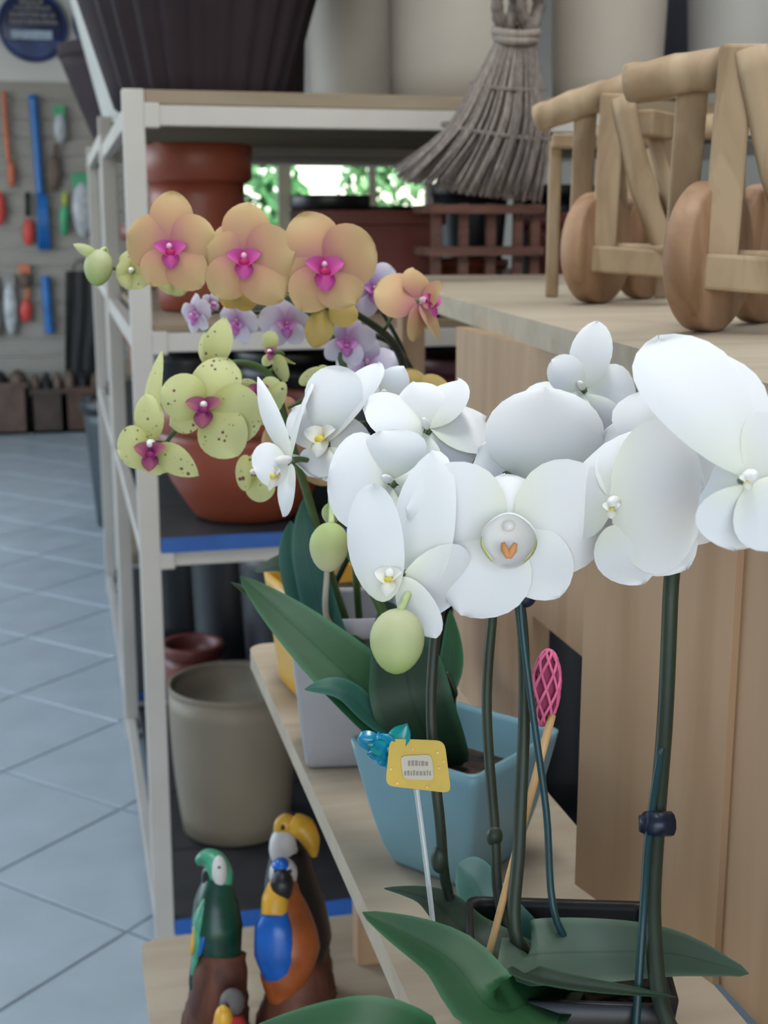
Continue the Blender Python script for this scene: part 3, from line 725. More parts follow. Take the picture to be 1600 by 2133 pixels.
def petal(name, base, tip, width, m, parent, hint, kind='petal', cup=.18, bend=.12, wave=.03, seed=0, th=.0009):
    base, tip = Vector(base), Vector(tip); ax = tip-base; L = ax.length; t_ = ax/L
    s = t_.cross(hint).normalized(); nn = s.cross(t_).normalized()
    nu, nv = 12, 10; V, U = [], []
    rng = random.Random(seed); ph = rng.uniform(0, 6)
    a, b = {'petal': (.92, .50), 'sepal': (1.0, .62), 'point': (.85, .85), 'round': (1.0, .5), 'obov': (1.5, .5)}[kind]
    for side in (1, -1):
        for i in range(nu+1):
            t = i/nu; te = .5-.5*math.cos(math.pi*t)
            prof = max(0, 1-(2*te**a-1)**2)**b
            wv = max(width*prof, width*.06*(1-te), width*.015)
            for j in range(nv+1):
                v = j/nv*2-1
                z = -cup*width*(v*v)*.5*prof + bend*L*math.sin(math.pi*te)*.6 - bend*L*te*te*.5 + wave*width*math.sin(3*te+2.3*v+ph)*te
                V.append(base+t_*(L*te)+s*(v*wv/2)+nn*(z+side*th*.5*(1-v**4)*(1-abs(2*te-1)**6)))
                U.append((te, (v+1)/2))
    top = (nu+1)*(nv+1); Fc = []
    for sd in (0, 1):
        o = sd*top
        for i in range(nu):
            for j in range(nv):
                f = [o+i*(nv+1)+j, o+(i+1)*(nv+1)+j, o+(i+1)*(nv+1)+j+1, o+i*(nv+1)+j+1]
                Fc.append(f if sd else f[::-1])
    return obj(name, (V, Fc), m, parent, True, U)
SEED = [0]
def blossom(plant, cx, cy, d, parts, mp, ml, mcol, lip=None, node=None, face=(0, 0), lipm=1.0, heart=False, column=True, yellow=False):
    """parts: (kind, tip x, tip y, depth offset of the tip, width px, twist deg); px are measured in the photograph at depth d"""
    c = at(cx, cy, d); s = d/FPX
    toward = (CAM-c).normalized()
    a, e = math.radians(face[0]), math.radians(face[1])
    look = (toward*math.cos(a)*math.cos(e)+rv*math.sin(a)*math.cos(e)+uv_*math.sin(e)).normalized()
    Q = look.to_track_quat('Z', 'Y').to_matrix()
    V = []
    back = node if node is not None else c-look*.02+Vector((0, 0, -.004))
    body = [tube([c-look*.001, c-look*.010, (c-look*.018+Vector(back))/2, back], [.0022, .0018, .0015, .0015], 7, 4)]
    b = obj('blossom', merge(*body), M_stemg, plant, True)
    k = 0
    for (kind, tx, ty, dz, wpx, tw, *root) in parts:
        SEED[0] += 1
        tip = at(tx, ty, d+dz); c0 = at(*root[0], d+(root[1] if len(root) > 1 else 0)) if root else c; ax = (tip-c0).normalized()
        h = look-ax*look.dot(ax); h = h.normalized() if h.length > .05 else toward
        h = Matrix.Rotation(math.radians(tw), 3, ax) @ h
        # sepals lie behind the petals
        off = -look*(.0012 if kind in ('sepal', 'point') else 0)
        petal('petal' if kind in ('petal', 'round', 'obov') else 'sepal', c0+off+ax*.002, tip+off, wpx*s, mp, b, h, kind, seed=SEED[0], cup=.12 if kind in ('sepal', 'point') else .17, wave=.045)
    ck = lipm if column else .75*min(1, lipm)
    obj('column', ellipsoid(c+look*.005*ck+uv_*.001, .0032*ck, .0032*ck, .0065*ck, Q, 10, 8), mcol, b, True)
    if lip:
        lx, ly, lw = lip; lc = at(lx, ly, d-.006*lipm); r = lw*s/2
        rt = Q @ Vector((1, 0, 0)); up = Q @ Vector((0, 1, 0))
        rt = (rv-look*rv.dot(look)); rt = rt.normalized() if rt.length > .2 else Q @ Vector((1, 0, 0)); up = look.cross(rt).normalized()
        # side lobes curl up round the column, mid lobe points out and down
        if heart:
            V, U = [], []; Q2 = Matrix((rt, up, look)).transposed()
            for i in range(13):
                th = math.radians(8+92*i/12)
                for k in range(28):
                    a = 2*math.pi*k/28; deep = 1.0+.10*math.cos(2*a)
                    V.append(lc+Q2 @ Vector((r*.92*math.sin(th)*math.cos(a)*deep, r*.98*math.sin(th)*math.sin(a), r*(.75-1.0*math.cos(th)*.95-.10*math.sin(a)*math.sin(th))))); U.append((.35+.65*i/12, k/28))
            Fc = [[i*28+k, i*28+(k+1) % 28, (i+1)*28+(k+1) % 28, (i+1)*28+k] for i in range(12) for k in range(28)]
            Fc.append(list(range(28))[::-1])
            nV = len(V); V += [v+look*(-.0007) for v in V]; U += U[:]; Fc += [[nV+q for q in f[::-1]] for f in Fc]
            obj('lip', (V, Fc), PWC, b, True, U)
            for sg in (-1, 1):
                obj('lip_edge', tube([lc+rt*sg*r*.95+look*r*.62+up*r*.1, lc+rt*sg*r*.90+look*r*.66-up*r*.25, lc+rt*sg*r*.55+look*r*.75-up*r*.72], [r*.02, r*.05, r*.03], 8, 4), M_lime, b, True)
        else:
            for sg in (-1, 1):
                SEED[0] += 1
                petal('lip_lobe', lc-look*r*.2-up*r*.25, lc+rt*sg*r*.95+up*r*.55+look*r*.55, r*1.15, ml, b, (look*.5-rt*sg).normalized(), 'round', cup=-.5, bend=.25, seed=SEED[0])
            petal('lip', lc+look*r*.2+up*r*.1, lc+look*r*.9-up*r*1.05, r*1.2, ml, b, (look+up*.6).normalized(), 'point', cup=.35, bend=.25, seed=SEED[0]+1)
            obj('callus', ellipsoid(lc+look*r*.45-up*r*.05, r*.34, r*.26, r*.22, Q, 10, 8), M_yel if yellow else ml, b, True)
        if heart:
            M_h = mat('orange_heart', (.62, .27, .10), .5, .15, 50)
            for sg in (-1, 1):
                obj('heart_mark', tube([lc+look*r*.62-up*r*.62, lc+look*r*.60+rt*sg*r*.13-up*r*.36, lc+look*r*.50+rt*sg*r*.22-up*r*.12], [r*.10, r*.15, r*.08], 8, 4), M_h, b, True)
    return b
def bud(plant, x, y, d, w, h, m, ang=0, node=None):
    c = at(x, y, d); s = d/FPX
    M = Matrix.Rotation(-YAW, 3, 'Z') @ Matrix.Rotation(math.radians(ang), 3, 'Y')
    V, Fc = ellipsoid((0, 0, 0), w*s/2, w*s/2, h*s/2, None, 20, 14)
    V2, U = [], []
    for v in V:
        f = v.z/(h*s); k = 1+.18*f - .25*f*f        # fuller towards the stalk
        a = math.atan2(v.y, v.x); g = 1-.035*abs(math.cos(1.5*a))**8
        V2.append(c+M @ Vector((v.x*k*g, v.y*k*g, v.z))); U.append((.5+f, .5))
    b = obj('bud', (V2, Fc), m, plant, True, U)
    if node is not None: obj('bud_stalk', tube([c+M @ Vector((0, 0, h*s*.45)), (c+M @ Vector((0, 0, h*s*.75))+Vector(node))/2+Vector((0, 0, .004)), node], [.0022, .0016, .0016], 8, 5), M_white_p, b, True)
    return b
def square_pot(plant, c, rot, wt, wb, h, m, minner=None, soil=.02, flare=0, lipn='pot'):
    """tapered square pot: outer skin, rolled rim, inside, soil"""
    def ring(hw, z, r=.14):
        out = []
        for k in range(24):
            q = k//6; f = (k % 6)/5
            a = math.radians(q*90+f*90); cx = (1 if q in (0, 3) else -1)*hw*(1-r); cy = (1 if q in (0, 1) else -1)*hw*(1-r)
            out.append(Matrix.Rotation(rot, 3, 'Z') @ Vector((cx+hw*r*math.cos(a), cy+hw*r*math.sin(a), 0))+Vector((c[0], c[1], c[2]+z)))
        return out
    c = (c[0], c[1], c[2]+.001)
    rings = [ring(wb*.94, 0)]+[ring(wb+(wt-wb)*(k/8)**(1+flare), .004+(h-.004)*k/8) for k in range(9)]
    rings += [ring(wt-.0035, h), ring(wt-.0045, h-.004), ring(wb, h*.3)]
    n = 24; V = [v for r in rings for v in r]
    Fc = [[k*n+i, k*n+(i+1) % n, (k+1)*n+(i+1) % n, (k+1)*n+i] for k in range(len(rings)-1) for i in range(n)]
    Fc.append(list(range(n))[::-1]); Fc.append([(len(rings)-1)*n+i for i in range(n)])
    p = obj(lipn, (V, Fc), m, plant, False)
    for f in p.data.polygons: f.use_smooth = True
    sr = ring(wt-.006-(wt-wb)*soil/h, h-soil); 
    obj('bark_mix', (sr+[Vector((c[0], c[1], c[2]+h-soil+.006))], [[i, (i+1) % n, n] for i in range(n)]), M_soil, plant, True)
    return p
def spike(plant, pts, r, m=M_stem, name='flower_spike', **k): return obj(name, tube(pts, r, 9, 6, **k), m, plant, True)

# ------------------------------------------------------------------ 1 nearest white orchid (its pot stands below the frame)
n1 = thing('white_orchid', (.30, .42, ZM), 'white orchid with the largest blossoms at the right frame edge', 'orchid', 'white moth orchids')
square_pot(n1, (.31, .40, ZM), .2, .048, .036, .10, M_black)
S5 = [(.31, .40, ZM+.09), at(1520, 2260, .60), at(1392, 2133, .62), at(1360, 1930, .64), at(1368, 1720, .66), at(1385, 1500, .68), at(1396, 1250, .69), at(1400, 1080, .68), at(1330, 980, .70)]
spike(n1, S5, [.004]*3+[.0042]*5+[.003])
spike(n1, [at(1322, 2180, .63), at(1338, 1930, .635), at(1352, 1730, .652), at(1378, 1560, .67)], .0020, M_wire, 'support_wire')
obj('stem_clip', merge(tube([at(1352, 1700, .655), at(1352, 1732, .655)], [.005, .005]), tube([at(1345, 1716, .652), at(1398, 1716, .655)], [.0062, .0062]), tube([at(1392, 1705, .655), at(1392, 1735, .655)], [.003, .003])), M_clip, n1, True)
blossom(n1, 1285, 1050, .640, [('round', 1470, 1035, -.004, 325, 0, (1262, 1035)), ('petal', 1185, 985, .045, 225, 0), ('sepal', 1338, 1220, .008, 132, 0, (1262, 1090)), ('sepal', 1432, 1190, .014, 170, 0), ('sepal', 1340, 880, .03, 150, 0)], PW, PWL, M_col, lip=(1276, 1060, 36), face=(-15, 0), yellow=True, node=at(1330, 990, .70))
blossom(n1, 1400, 985, .690, [('round', 1545, 965, -.01, 320, 0, (1330, 955)), ('obov', 1375, 800, .015, 220, 0), ('petal', 1250, 905, .04, 240, 0), ('sepal', 1488, 1126, .005, 175, 0), ('sepal', 1330, 1150, .02, 130, 0)], PW, PWL, M_col, face=(10, 0), node=at(1400, 1060, .71), column=False)
blossom(n1, 1556, 1000, .545, [('obov', 1372, 686, .05, 225, 0), ('obov', 1462, 708, .058, 215, 0), ('petal', 1700, 960, .03, 270, 0), ('sepal', 1535, 1148, .01, 190, 0), ('sepal', 1660, 1130, 0, 180, 0), ('petal', 1455, 1010, .05, 190, 0)], PW, PWL, M_col, lip=(1556, 1003, 34), face=(15, 5), yellow=True, node=at(1575, 1030, .60))

# ------------------------------------------------------------------ 2 white orchid in the black pot
n2 = thing('white_orchid', (.236, .585, ZM), 'white orchid in the square black pot, blossom with an orange heart', 'orchid', 'white moth orchids')
square_pot(n2, (.236, .583, ZM), math.radians(-17), .051, .040, .105, M_black, soil=.015)
base2 = Vector((.236, .583, ZM+.088))
spike(n2, [base2+Vector((.004, 0, 0)), at(1078, 1960, .675), at(1082, 1750, .685), at(1092, 1500, .69), at(1090, 1330, .69), at(1075, 1180, .69), at(1075, 1020, .71), at(1010, 970, .79), at(900, 950, .81)], [.0038, .0036, .0034, .0032, .003, .003, .0028, .0024, .002])
spike(n2, [base2+Vector((-.01, .01, 0)), at(1045, 1900, .72), at(1030, 1720, .73), at(1014, 1480, .74), at(1024, 1300, .74), at(1040, 1180, .75), at(1120, 1000, .78), at(1200, 860, .80)], [.0029]*6+[.0024, .002])
spike(n2, [base2+Vector((-.02, .01, 0)), at(945, 1890, .74), at(915, 1700, .72), at(898, 1500, .72), at(906, 1330, .72), at(930, 1200, .71), at(900, 1130, .70)], [.003]*5+[.0026, .0022])
spike(n2, [base2+Vector((.02, -.005, 0)), at(1160, 1920, .665), at(1138, 1690, .675), at(1112, 1500, .68), at(1090, 1330, .682), at(1080, 1205, .683)], .0019, M_wire, 'support_wire')
obj('stem_clip', merge(ellipsoid(at(1068, 1243, .682), .0048, .004, .0045), ellipsoid(at(1096, 1243, .684), .0055, .004, .0058), ellipsoid(at(1084, 1225, .684), .004, .004, .006)), M_clip, n2, True)
for p_, h_ in ((at(1030, 1742, .729), .006), (at(915, 1790, .728), .008)): obj('stem_node', ellipsoid(p_, .0047, .0045, h_), M_stem, n2, True)
# front blossom
blossom(n2, 1062, 1095, .660, [('sepal', 1052, 985, .012, 120, 0), ('petal', 846, 1058, .006, 232, 0), ('petal', 1286, 1082, .004, 245, 0, (1062, 1075)), ('sepal', 960, 1284, .004, 200, 0), ('sepal', 1168, 1246, .004, 150, 0)], PW, PWL, M_col, lip=(1063, 1120, 116), face=(-4, -8), heart=True, node=at(1075, 1030, .70))
blossom(n2, 1135, 1010, .735, [('round', 1135, 806, .0, 250, 0), ('petal', 995, 935, .015, 240, 0), ('petal', 1275, 915, .01, 240, 0), ('sepal', 1060, 1100, .01, 140, 0), ('sepal', 1200, 1100, .01, 140, 0)], PW, PWL, M_col, face=(5, 20), node=at(1115, 1010, .78), column=False)
blossom(n2, 1215, 812, .800, [('sepal', 1243, 665, .0, 90, 10), ('round', 1150, 750, -.005, 78, 0), ('petal', 1330, 865, .01, 175, 0), ('petal', 1105, 885, -.01, 170, 0), ('sepal', 1225, 920, 0, 150, 0)], PW, PWL, M_col, face=(-20, 25), node=at(1205, 860, .80), column=False)
blossom(n2, 830, 1195, .650, [('round', 768, 1008, -.004, 128, 6, (800, 1262)), ('round', 892, 935, .02, 165, -6, (880, 1235), .01), ('sepal', 905, 1332, .002, 88, 0), ('sepal', 968, 1240, .02, 210, 0)], PW, PWL, M_col, lip=(816, 1205, 60), face=(-30, -5), yellow=True, node=at(900, 1130, .70))
blossom(n2, 815, 1005, .725, [('petal', 684, 990, -.004, 215, 5), ('sepal', 790, 896, .0, 190, 0), ('petal', 915, 960, .02, 215, 0), ('sepal', 735, 1098, 0, 160, 0), ('sepal', 850, 1110, 0, 150, 0)], PW, PWL, M_col, face=(-35, 15), node=at(900, 950, .81), column=False)
blossom(n2, 890, 895, .775, [('petal', 762, 842, -.01, 165, 10), ('sepal', 950, 782, .01, 140, -15), ('petal', 1014, 868, .02, 205, 0), ('sepal', 840, 975, 0, 150, 0), ('sepal', 965, 985, 0, 160, 0), ('sepal', 860, 790, .012, 110, 0)], PW, PWL, M_col, face=(-20, 40), node=at(930, 955, .81), column=False)
bud(n2, 828, 1336, .640, 116, 140, PG, 4, node=at(892, 1232, .69))
# leaves of the black pot
leaf('leaf', [base2, at(1100, 1995, .66), at(1230, 1985, .66), at(1400, 1988, .66), at(1560, 2028, .655)], .041, M_leafg, n2, up=(CAM-at(1300, 1990, .66)).normalized()*.55+Vector((0, 0, 1)), fold=.12)
leaf('leaf', [base2, at(1090, 2030, .645), at(1200, 2055, .63), at(1410, 2078, .62)], .016, M_leafd, n2, fold=.3)
leaf('leaf', [base2, at(1040, 2110, .61), at(930, 1995, .63), at(755, 1900, .66)], .038, M_leaf, n2, up=(.1, -.5, 1), fold=.22)
leaf('leaf', [base2, at(980, 2230, .57), at(760, 2150, .56), at(510, 2150, .58)], .040, M_leaf, n2, up=(0, -.2, 1), fold=.3)
leaf('leaf', [base2, at(990, 1960, .70), at(900, 1880, .74), at(800, 1850, .78)], .030, M_leafd, n2, up=(.2, -.4, 1), fold=.3)
leaf('leaf', [base2, at(1030, 1900, .74), at(985, 1830, .79), at(955, 1800, .81)], .030, M_leafb, n2, up=(-.5, -.9, .5), fold=.2)
# bamboo skewer with pink pod
t = thing('decor_skewer', at(1005, 2040, .66), 'pink mesh pod on a thin bamboo skewer in the black pot', 'skewer')
obj('stick', tube([at(1003, 2045, .665), at(1150, 1490, .72)], [.0019, .0023]), M_stake, t, True)
pc = at(1137, 1432, .725); axp = (at(1150, 1352, .727)-at(1136, 1510, .722)).normalized()
Qp = axp.to_track_quat('Z', 'Y').to_matrix()
L = (at(1150, 1352, .727)-at(1136, 1510, .722)).length/2
obj('pod_core', ellipsoid(pc, .0052, .0052, L*.9, Qp, 12, 10), mat('pod_core', (.30, .04, .10), .8), t, True)
mesh_bits = []
for sg in (-1, 1):
    for k in range(7):
        pts = []
        for i in range(15):
            th = math.pi*(i/14); a = 2*math.pi*k/7+sg*th*1.1
            pts.append(pc+Qp @ Vector((.0078*math.sin(th)*math.cos(a), .0078*math.sin(th)*math.sin(a), L*math.cos(th))))
        mesh_bits.append(tube(pts, .0009, 5, 1))
tag(obj('pod_mesh', merge(*mesh_bits), M_pink, t, True), kind='stuff')
# yellow plant tag
t = thing('plant_tag', at(905, 1950, .70), 'yellow rounded plant tag with pale label on a clear stick', 'tag')
tc_ = [at(812, 1538, .700), at(926, 1543, .700), at(940, 1652, .700), at(803, 1636, .700)]
def rquad(q, r, n=5):
    out = []
    for i in range(4):
        p, a, b_ = q[i], q[i-1], q[(i+1) % 4]; da = (a-p).normalized()*r; db = (b_-p).normalized()*r
        for k in range(n):
            f = k/(n-1); out.append((p+da)*(1-f)**2+p*2*f*(1-f)+(p+db)*f*f)
    return out
def slab(poly, nrm, th):
    n = len(poly); V = [p+nrm*th/2 for p in poly]+[p-nrm*th/2 for p in poly]
    return V, [list(range(n)), list(range(n, 2*n))[::-1]]+[[i, n+i, n+(i+1) % n, (i+1) % n] for i in range(n)]
nr = -fv
obj('card', slab(rquad(tc_, .0045), nr, .0010), mat('tag_yellow', (.55, .36, .035), .45, .08, 40), t)
lab = [at(834, 1574, .6995), at(899, 1571, .6995), at(904, 1625, .6995), at(840, 1622, .6995)]
obj('label', slab([p+nr*.0007 for p in rquad(lab, .003)], nr, .0004), mat('tag_pale', (.52, .46, .36), .6), t)
rng = random.Random(5)
for y0, x0, x1 in ((1590, 850, 888), (1610, 842, 898)):
    bits = []; x = x0
    while x < x1:
        ww = rng.uniform(2.5, 6); hh = rng.uniform(3, 6)
        q = [at(x, y0-hh, .6988), at(x+ww, y0-hh, .6988), at(x+ww, y0+5, .6988), at(x, y0+5, .6988)]
        bits.append(slab([p+nr*.0004 for p in q], nr, .0003)); x += ww+2.5
    obj('print', merge(*bits), mat('tag_print', (.27, .23, .20), .6), t)
bits = []
for x, y in ((912, 1568), (924, 1586), (914, 1600), (828, 1632), (815, 1602), (860, 1560), (890, 1640)): bits.append(ellipsoid(at(x, y, .6990), .0007, .0004, .0007))
obj('glitter', merge(*bits), mat('tag_dot', (.85, .62, .2), .4), t, True)
gs, gnt2, gb2 = nodes('clear_stick'); gb2.inputs['Base Color'].default_value = (.75, .78, .76, 1); gb2.inputs['Transmission Weight'].default_value = .6; gb2.inputs['Roughness'].default_value = .2
obj('stick', tube([at(866, 1630, .702), at(888, 1800, .698), at(907, 1965, .695)], [.0016, .0015, .0014], 8), gs, t, True)
# blue ribbon bow
t = thing('ribbon_bow', at(800, 1560, .709), 'shiny turquoise ribbon bow on the corner of the yellow tag', 'ribbon')
M_rib = mat('turquoise_ribbon', (.0, .25, .42), .25, .25, 60, spec=.6); M_rib2 = mat('teal_ribbon', (.01, .30, .30), .25, .2, 60, spec=.6)
kc = at(812, 1560, .706)
for k, (x, y, ww, mm) in enumerate(((748, 1536, 40, M_rib), (768, 1572, 34, M_rib), (822, 1600, 40, M_rib), (846, 1512, 44, M_rib2), (856, 1566, 40, M_rib2), (792, 1530, 40, M_rib), (790, 1592, 30, M_rib), (770, 1552, 30, M_rib2))):
    petal('loop', kc, at(x, y, .702-.004*(k % 2)), ww*.74/FPX, mm, t, nr, 'obov', cup=.35*(-1)**k, bend=.18, wave=.12, seed=k)
obj('knot', ellipsoid(kc, .004, .003, .004), M_rib, t, True)

# ------------------------------------------------------------------ 3 white orchid in the light blue pot
n3 = thing('white_orchid', (.262, .905, ZM), 'white orchid in the light blue pot with narrow turned blossoms', 'orchid', 'white moth orchids')
M_lb = mat('light_blue_glaze', (.165, .30, .345), .35, .06, 5)
square_pot(n3, (.268, .890, ZM), math.radians(38), .0575, .035, .100, M_lb, soil=.03, flare=-.25)
base3 = Vector((.256, .890, ZM+.075))
spike(n3, [base3, at(870, 1480, .97), at(800, 1280, .95), at(705, 1100, .90), at(690, 985, .88), at(660, 900, .87), at(720, 830, .88), at(800, 800, .90)], [.0036]*4+[.003]*2+[.002]*2, M_stemg)
spike(n3, [base3+Vector((.02, .01, 0)), at(945, 1470, .98), at(948, 1440, .97), at(930, 1400, .97)], .002, M_stem, 'aerial_root')
blossom(n3, 605, 960, .840, [('obov', 642, 798, .012, 92, -20), ('sepal', 582, 1076, .0, 88, 10), ('round', 528, 972, -.01, 96, 0), ('point', 528, 784, .012, 46, 30), ('sepal', 660, 985, .02, 90, 0)], PW, PWL, M_col, lip=(578, 990, 54), face=(-55, -5), yellow=True, node=at(690, 985, .88))
blossom(n3, 680, 925, .850, [('obov', 702, 760, .0, 128, 10), ('obov', 782, 748, .01, 108, -20), ('sepal', 640, 990, -.005, 90, 0), ('sepal', 700, 1005, 0, 90, 0), ('petal', 605, 850, .02, 90, 20), ('petal', 770, 900, .01, 100, 0)], PW, PWL, M_col, lip=(674, 915, 70), face=(-30, 5), yellow=True, node=at(668, 900, .87))
blossom(n3, 800, 830, .890, [('point', 842, 760, .0, 68, 20), ('petal', 790, 770, .01, 90, 0), ('petal', 870, 850, .01, 110, 0)], PW, PWL, M_col, face=(0, 30), column=False, node=at(800, 800, .90))
bud(n3, 686, 1140, .830, 84, 106, PB, 6, node=at(688, 1040, .885))

bud(n3, 690, 1070, .86, 40, 46, PB, 0, node=at(692, 1030, .885))
leaf('leaf', [base3, at(800, 1480, .96), at(650, 1340, .97), at(500, 1200, 1.0)], .058, M_leaf, n3, up=(.5, -.95, .55), fold=.18)
leaf('leaf', [base3, at(790, 1510, .95), at(710, 1440, .94), at(634, 1436, .94)], .026, M_leafb, n3, up=(.1, -.5, 1), fold=.25)
leaf('leaf', [base3+Vector((.004, 0, 0)), at(865, 1480, .95), at(840, 1370, .955), at(800, 1250, .97)], .058, M_leafd, n3, up=(-.35, -1, .3), fold=.15)
leaf('leaf', [base3+Vector((.012, 0, 0)), at(905, 1480, .975), at(940, 1380, .98), at(938, 1270, .99)], .022, M_leaf, n3, up=(-.3, -1, .2), fold=.2)
leaf('leaf', [base3, at(770, 1450, 1.0), at(620, 1300, 1.03), at(480, 1212, 1.05)], .030, M_leafd, n3, up=(.45, -.6, .7), fold=.2)

# ------------------------------------------------------------------ 4 speckled yellow orchid in the grey pot
n4 = thing('speckled_orchid', (.245, 1.085, ZM), 'yellow green orchid with purple speckles, in the grey white pot', 'orchid')
M_gw = mat('grey_white_glaze', (.33, .325, .34), .45, .08, 10)
square_pot(n4, (.232, 1.115, ZM), math.radians(-8), .052, .038, .140, M_gw, soil=.03, flare=-.1)
base4 = Vector((.238, 1.115, ZM+.11))
spike(n4, [base4, at(690, 1200, 1.13), at(640, 1030, 1.08), at(600, 900, 1.04), at(560, 780, 1.02), at(470, 760, 1.00), at(400, 850, 1.00), at(340, 930, 1.0)], [.0034]*4+[.003, .0022, .002, .0016], M_stemg)
spike(n4, [base4+Vector((.01, .01, 0)), at(740, 1150, 1.16), at(740, 900, 1.14), at(690, 700, 1.12), at(560, 600, 1.1), at(420, 575, 1.1), at(250, 560, 1.1), at(200, 560, 1.1)], [.0034]*4+[.0026, .002, .0016, .0014], M_stemg)
blossom(n4, 430, 848, .96, [('sepal', 470, 742, .01, 105, 0), ('petal', 336, 806, .0, 100, 0), ('petal', 545, 880, .0, 130, 10), ('sepal', 350, 885, .01, 70, 0), ('sepal', 492, 950, -.005, 110, 0)], PY, PYL, M_col, lip=(428, 855, 70), face=(-15, 5), node=at(420, 815, 1.0))
blossom(n4, 318, 925, .965, [('sepal', 302, 820, .0, 66, 0), ('petal', 244, 938, .0, 92, 0), ('point', 412, 992, .0, 62, 0), ('petal', 335, 990, .01, 90, 0), ('point', 328, 728, .015, 56, -35)], PY, PYL, M_col, lip=(316, 945, 62), face=(-15, -5), node=at(345, 925, 1.0))
blossom(n4, 440, 770, .99, [('point', 466, 658, .0, 66, 10), ('sepal', 392, 800, .005, 62, 25), ('petal', 480, 820, .01, 100, 0), ('point', 420, 690, .012, 40, 0)], PY, PYL, M_col, face=(-30, 10), node=at(470, 762, 1.0), column=False)
blossom(n4, 570, 735, 1.01, [('sepal', 552, 690, .0, 46, 0), ('petal', 595, 795, .0, 60, 20), ('point', 612, 760, .01, 30, 40), ('sepal', 545, 760, .0, 30, 0)], PY, PYL, M_col, lip=(568, 735, 30), face=(-40, 5), node=at(560, 775, 1.02), lipm=.6)
blossom(n4, 545, 825, 1.0, [('point', 490, 795, .0, 42, 0), ('petal', 585, 850, .0, 100, 0), ('sepal', 530, 885, .0, 80, 0), ('sepal', 580, 790, .0, 46, 0)], PY, PYL, M_col, lip=(540, 815, 40), face=(-10, 0), node=at(575, 820, 1.03), lipm=.7)
blossom(n4, 535, 985, .99, [('petal', 490, 985, .0, 76, 0), ('petal', 545, 1046, .0, 74, 0), ('sepal', 530, 940, .01, 70, 0), ('sepal', 580, 1010, .01, 70, 0)], PY, PYL, M_col, face=(-30, 0), node=at(620, 960, 1.06), column=False)
blossom(n4, 660, 800, 1.03, [('sepal', 700, 778, .0, 70, 0), ('petal', 640, 770, .0, 60, 0), ('petal', 680, 850, .0, 80, 0)], PY, PYL, M_col, face=(0, 20), node=at(600, 850, 1.04), column=False)
blossom(n4, 275, 565, 1.09, [('round', 244, 552, .0, 60, 0), ('petal', 312, 560, .0, 70, 0), ('sepal', 270, 520, .0, 52, 0), ('sepal', 262, 602, .0, 46, 0), ('sepal', 298, 600, .0, 46, 0)], PY, PY, M_col, face=(-10, 0), node=at(285, 565, 1.1), column=False)
blossom(n4, 362, 580, 1.09, [('round', 326, 590, .0, 50, 0), ('petal', 400, 580, .0, 60, 0), ('sepal', 345, 612, .0, 40, 0), ('sepal', 380, 616, .0, 42, 0)], PY, PY, M_col, face=(-10, -10), node=at(370, 570, 1.1), column=False)
bud(n4, 205, 558, 1.09, 60, 76, PG, 10, node=at(230, 560, 1.1))
petal('petal', at(205, 535, 1.085), at(152, 508, 1.08), 24*1.09/FPX, PG, n4, -fv, 'point', seed=91)
obj('pale_stake', tube([base4, at(682, 1290, 1.10), at(681, 1195, 1.09), at(684, 1150, 1.09)], [.0026, .0026, .0024, .0024], 8), mat('pale_stake_wood', (.42, .38, .30), .6), n4, True)
leaf('leaf', [base4, at(690, 1330, 1.12), at(640, 1150, 1.10), at(640, 1025, 1.10)], .030, M_leafb, n4, up=(-.3, -1, .2), fold=.2)
leaf('leaf', [base4, at(680, 1350, 1.13), at(615, 1180, 1.12), at(605, 1085, 1.12)], .032, M_leafb, n4, up=(-.2, -1, .2), fold=.2)
leaf('leaf', [base4, at(730, 1350, 1.13), at(760, 1330, 1.14), at(800, 1300, 1.15)], .03, M_leafd, n4, up=(0, -.6, 1), fold=.2)

# ------------------------------------------------------------------ 5 peach orchid and 6 lilac orchid, pots at the back of the tier
n5 = thing('peach_orchid', (.247, 1.30, ZM), 'peach orange orchid with magenta lips, in the yellow pot', 'orchid')
M_yp = mat('yellow_glaze', (.55, .30, .03), .4, .08, 6)
square_pot(n5, (.250, 1.285, ZM), math.radians(8), .054, .042, .118, M_yp, soil=.02)
base5 = Vector((.25, 1.285, ZM+.1))
spike(n5, [base5, at(780, 1050, 1.30), at(850, 900, 1.22), at(835, 745, 1.14), at(760, 665, 1.08), at(650, 620, 1.05), at(540, 590, 1.04), at(450, 570, 1.03)], [.0036]*4+[.003, .0026, .002, .0016], M_stem)
blossom(n5, 352, 515, 1.0, [('sepal', 362, 396, .0, 92, 0), ('petal', 262, 490, .0, 112, 0), ('petal', 450, 492, .0, 115, 0), ('sepal', 312, 594, .0, 78, 0), ('sepal', 420, 598, .0, 90, 0)], PO, POL, M_colp, lip=(355, 525, 62), face=(0, 0), node=at(450, 570, 1.03))
blossom(n5, 506, 535, 1.0, [('sepal', 522, 420, .0, 104, 0), ('petal', 430, 512, .0, 118, 0), ('petal', 614, 520, -.004, 120, 0), ('sepal', 448, 618, .0, 95, 0), ('sepal', 590, 625, .0, 104, 0)], PO, POL, M_colp, lip=(507, 545, 66), face=(5, 0), node=at(540, 590, 1.04))
blossom(n5, 672, 553, 1.0, [('sepal', 632, 440, .0, 116, 0), ('petal', 782, 512, -.005, 135, 0), ('petal', 580, 580, .004, 115, 0), ('sepal', 628, 648, .0, 100, 0), ('sepal', 742, 632, .0, 110, 0)], PO, POL, M_colp, lip=(674, 565, 76), face=(10, 0), node=at(650, 620, 1.05))
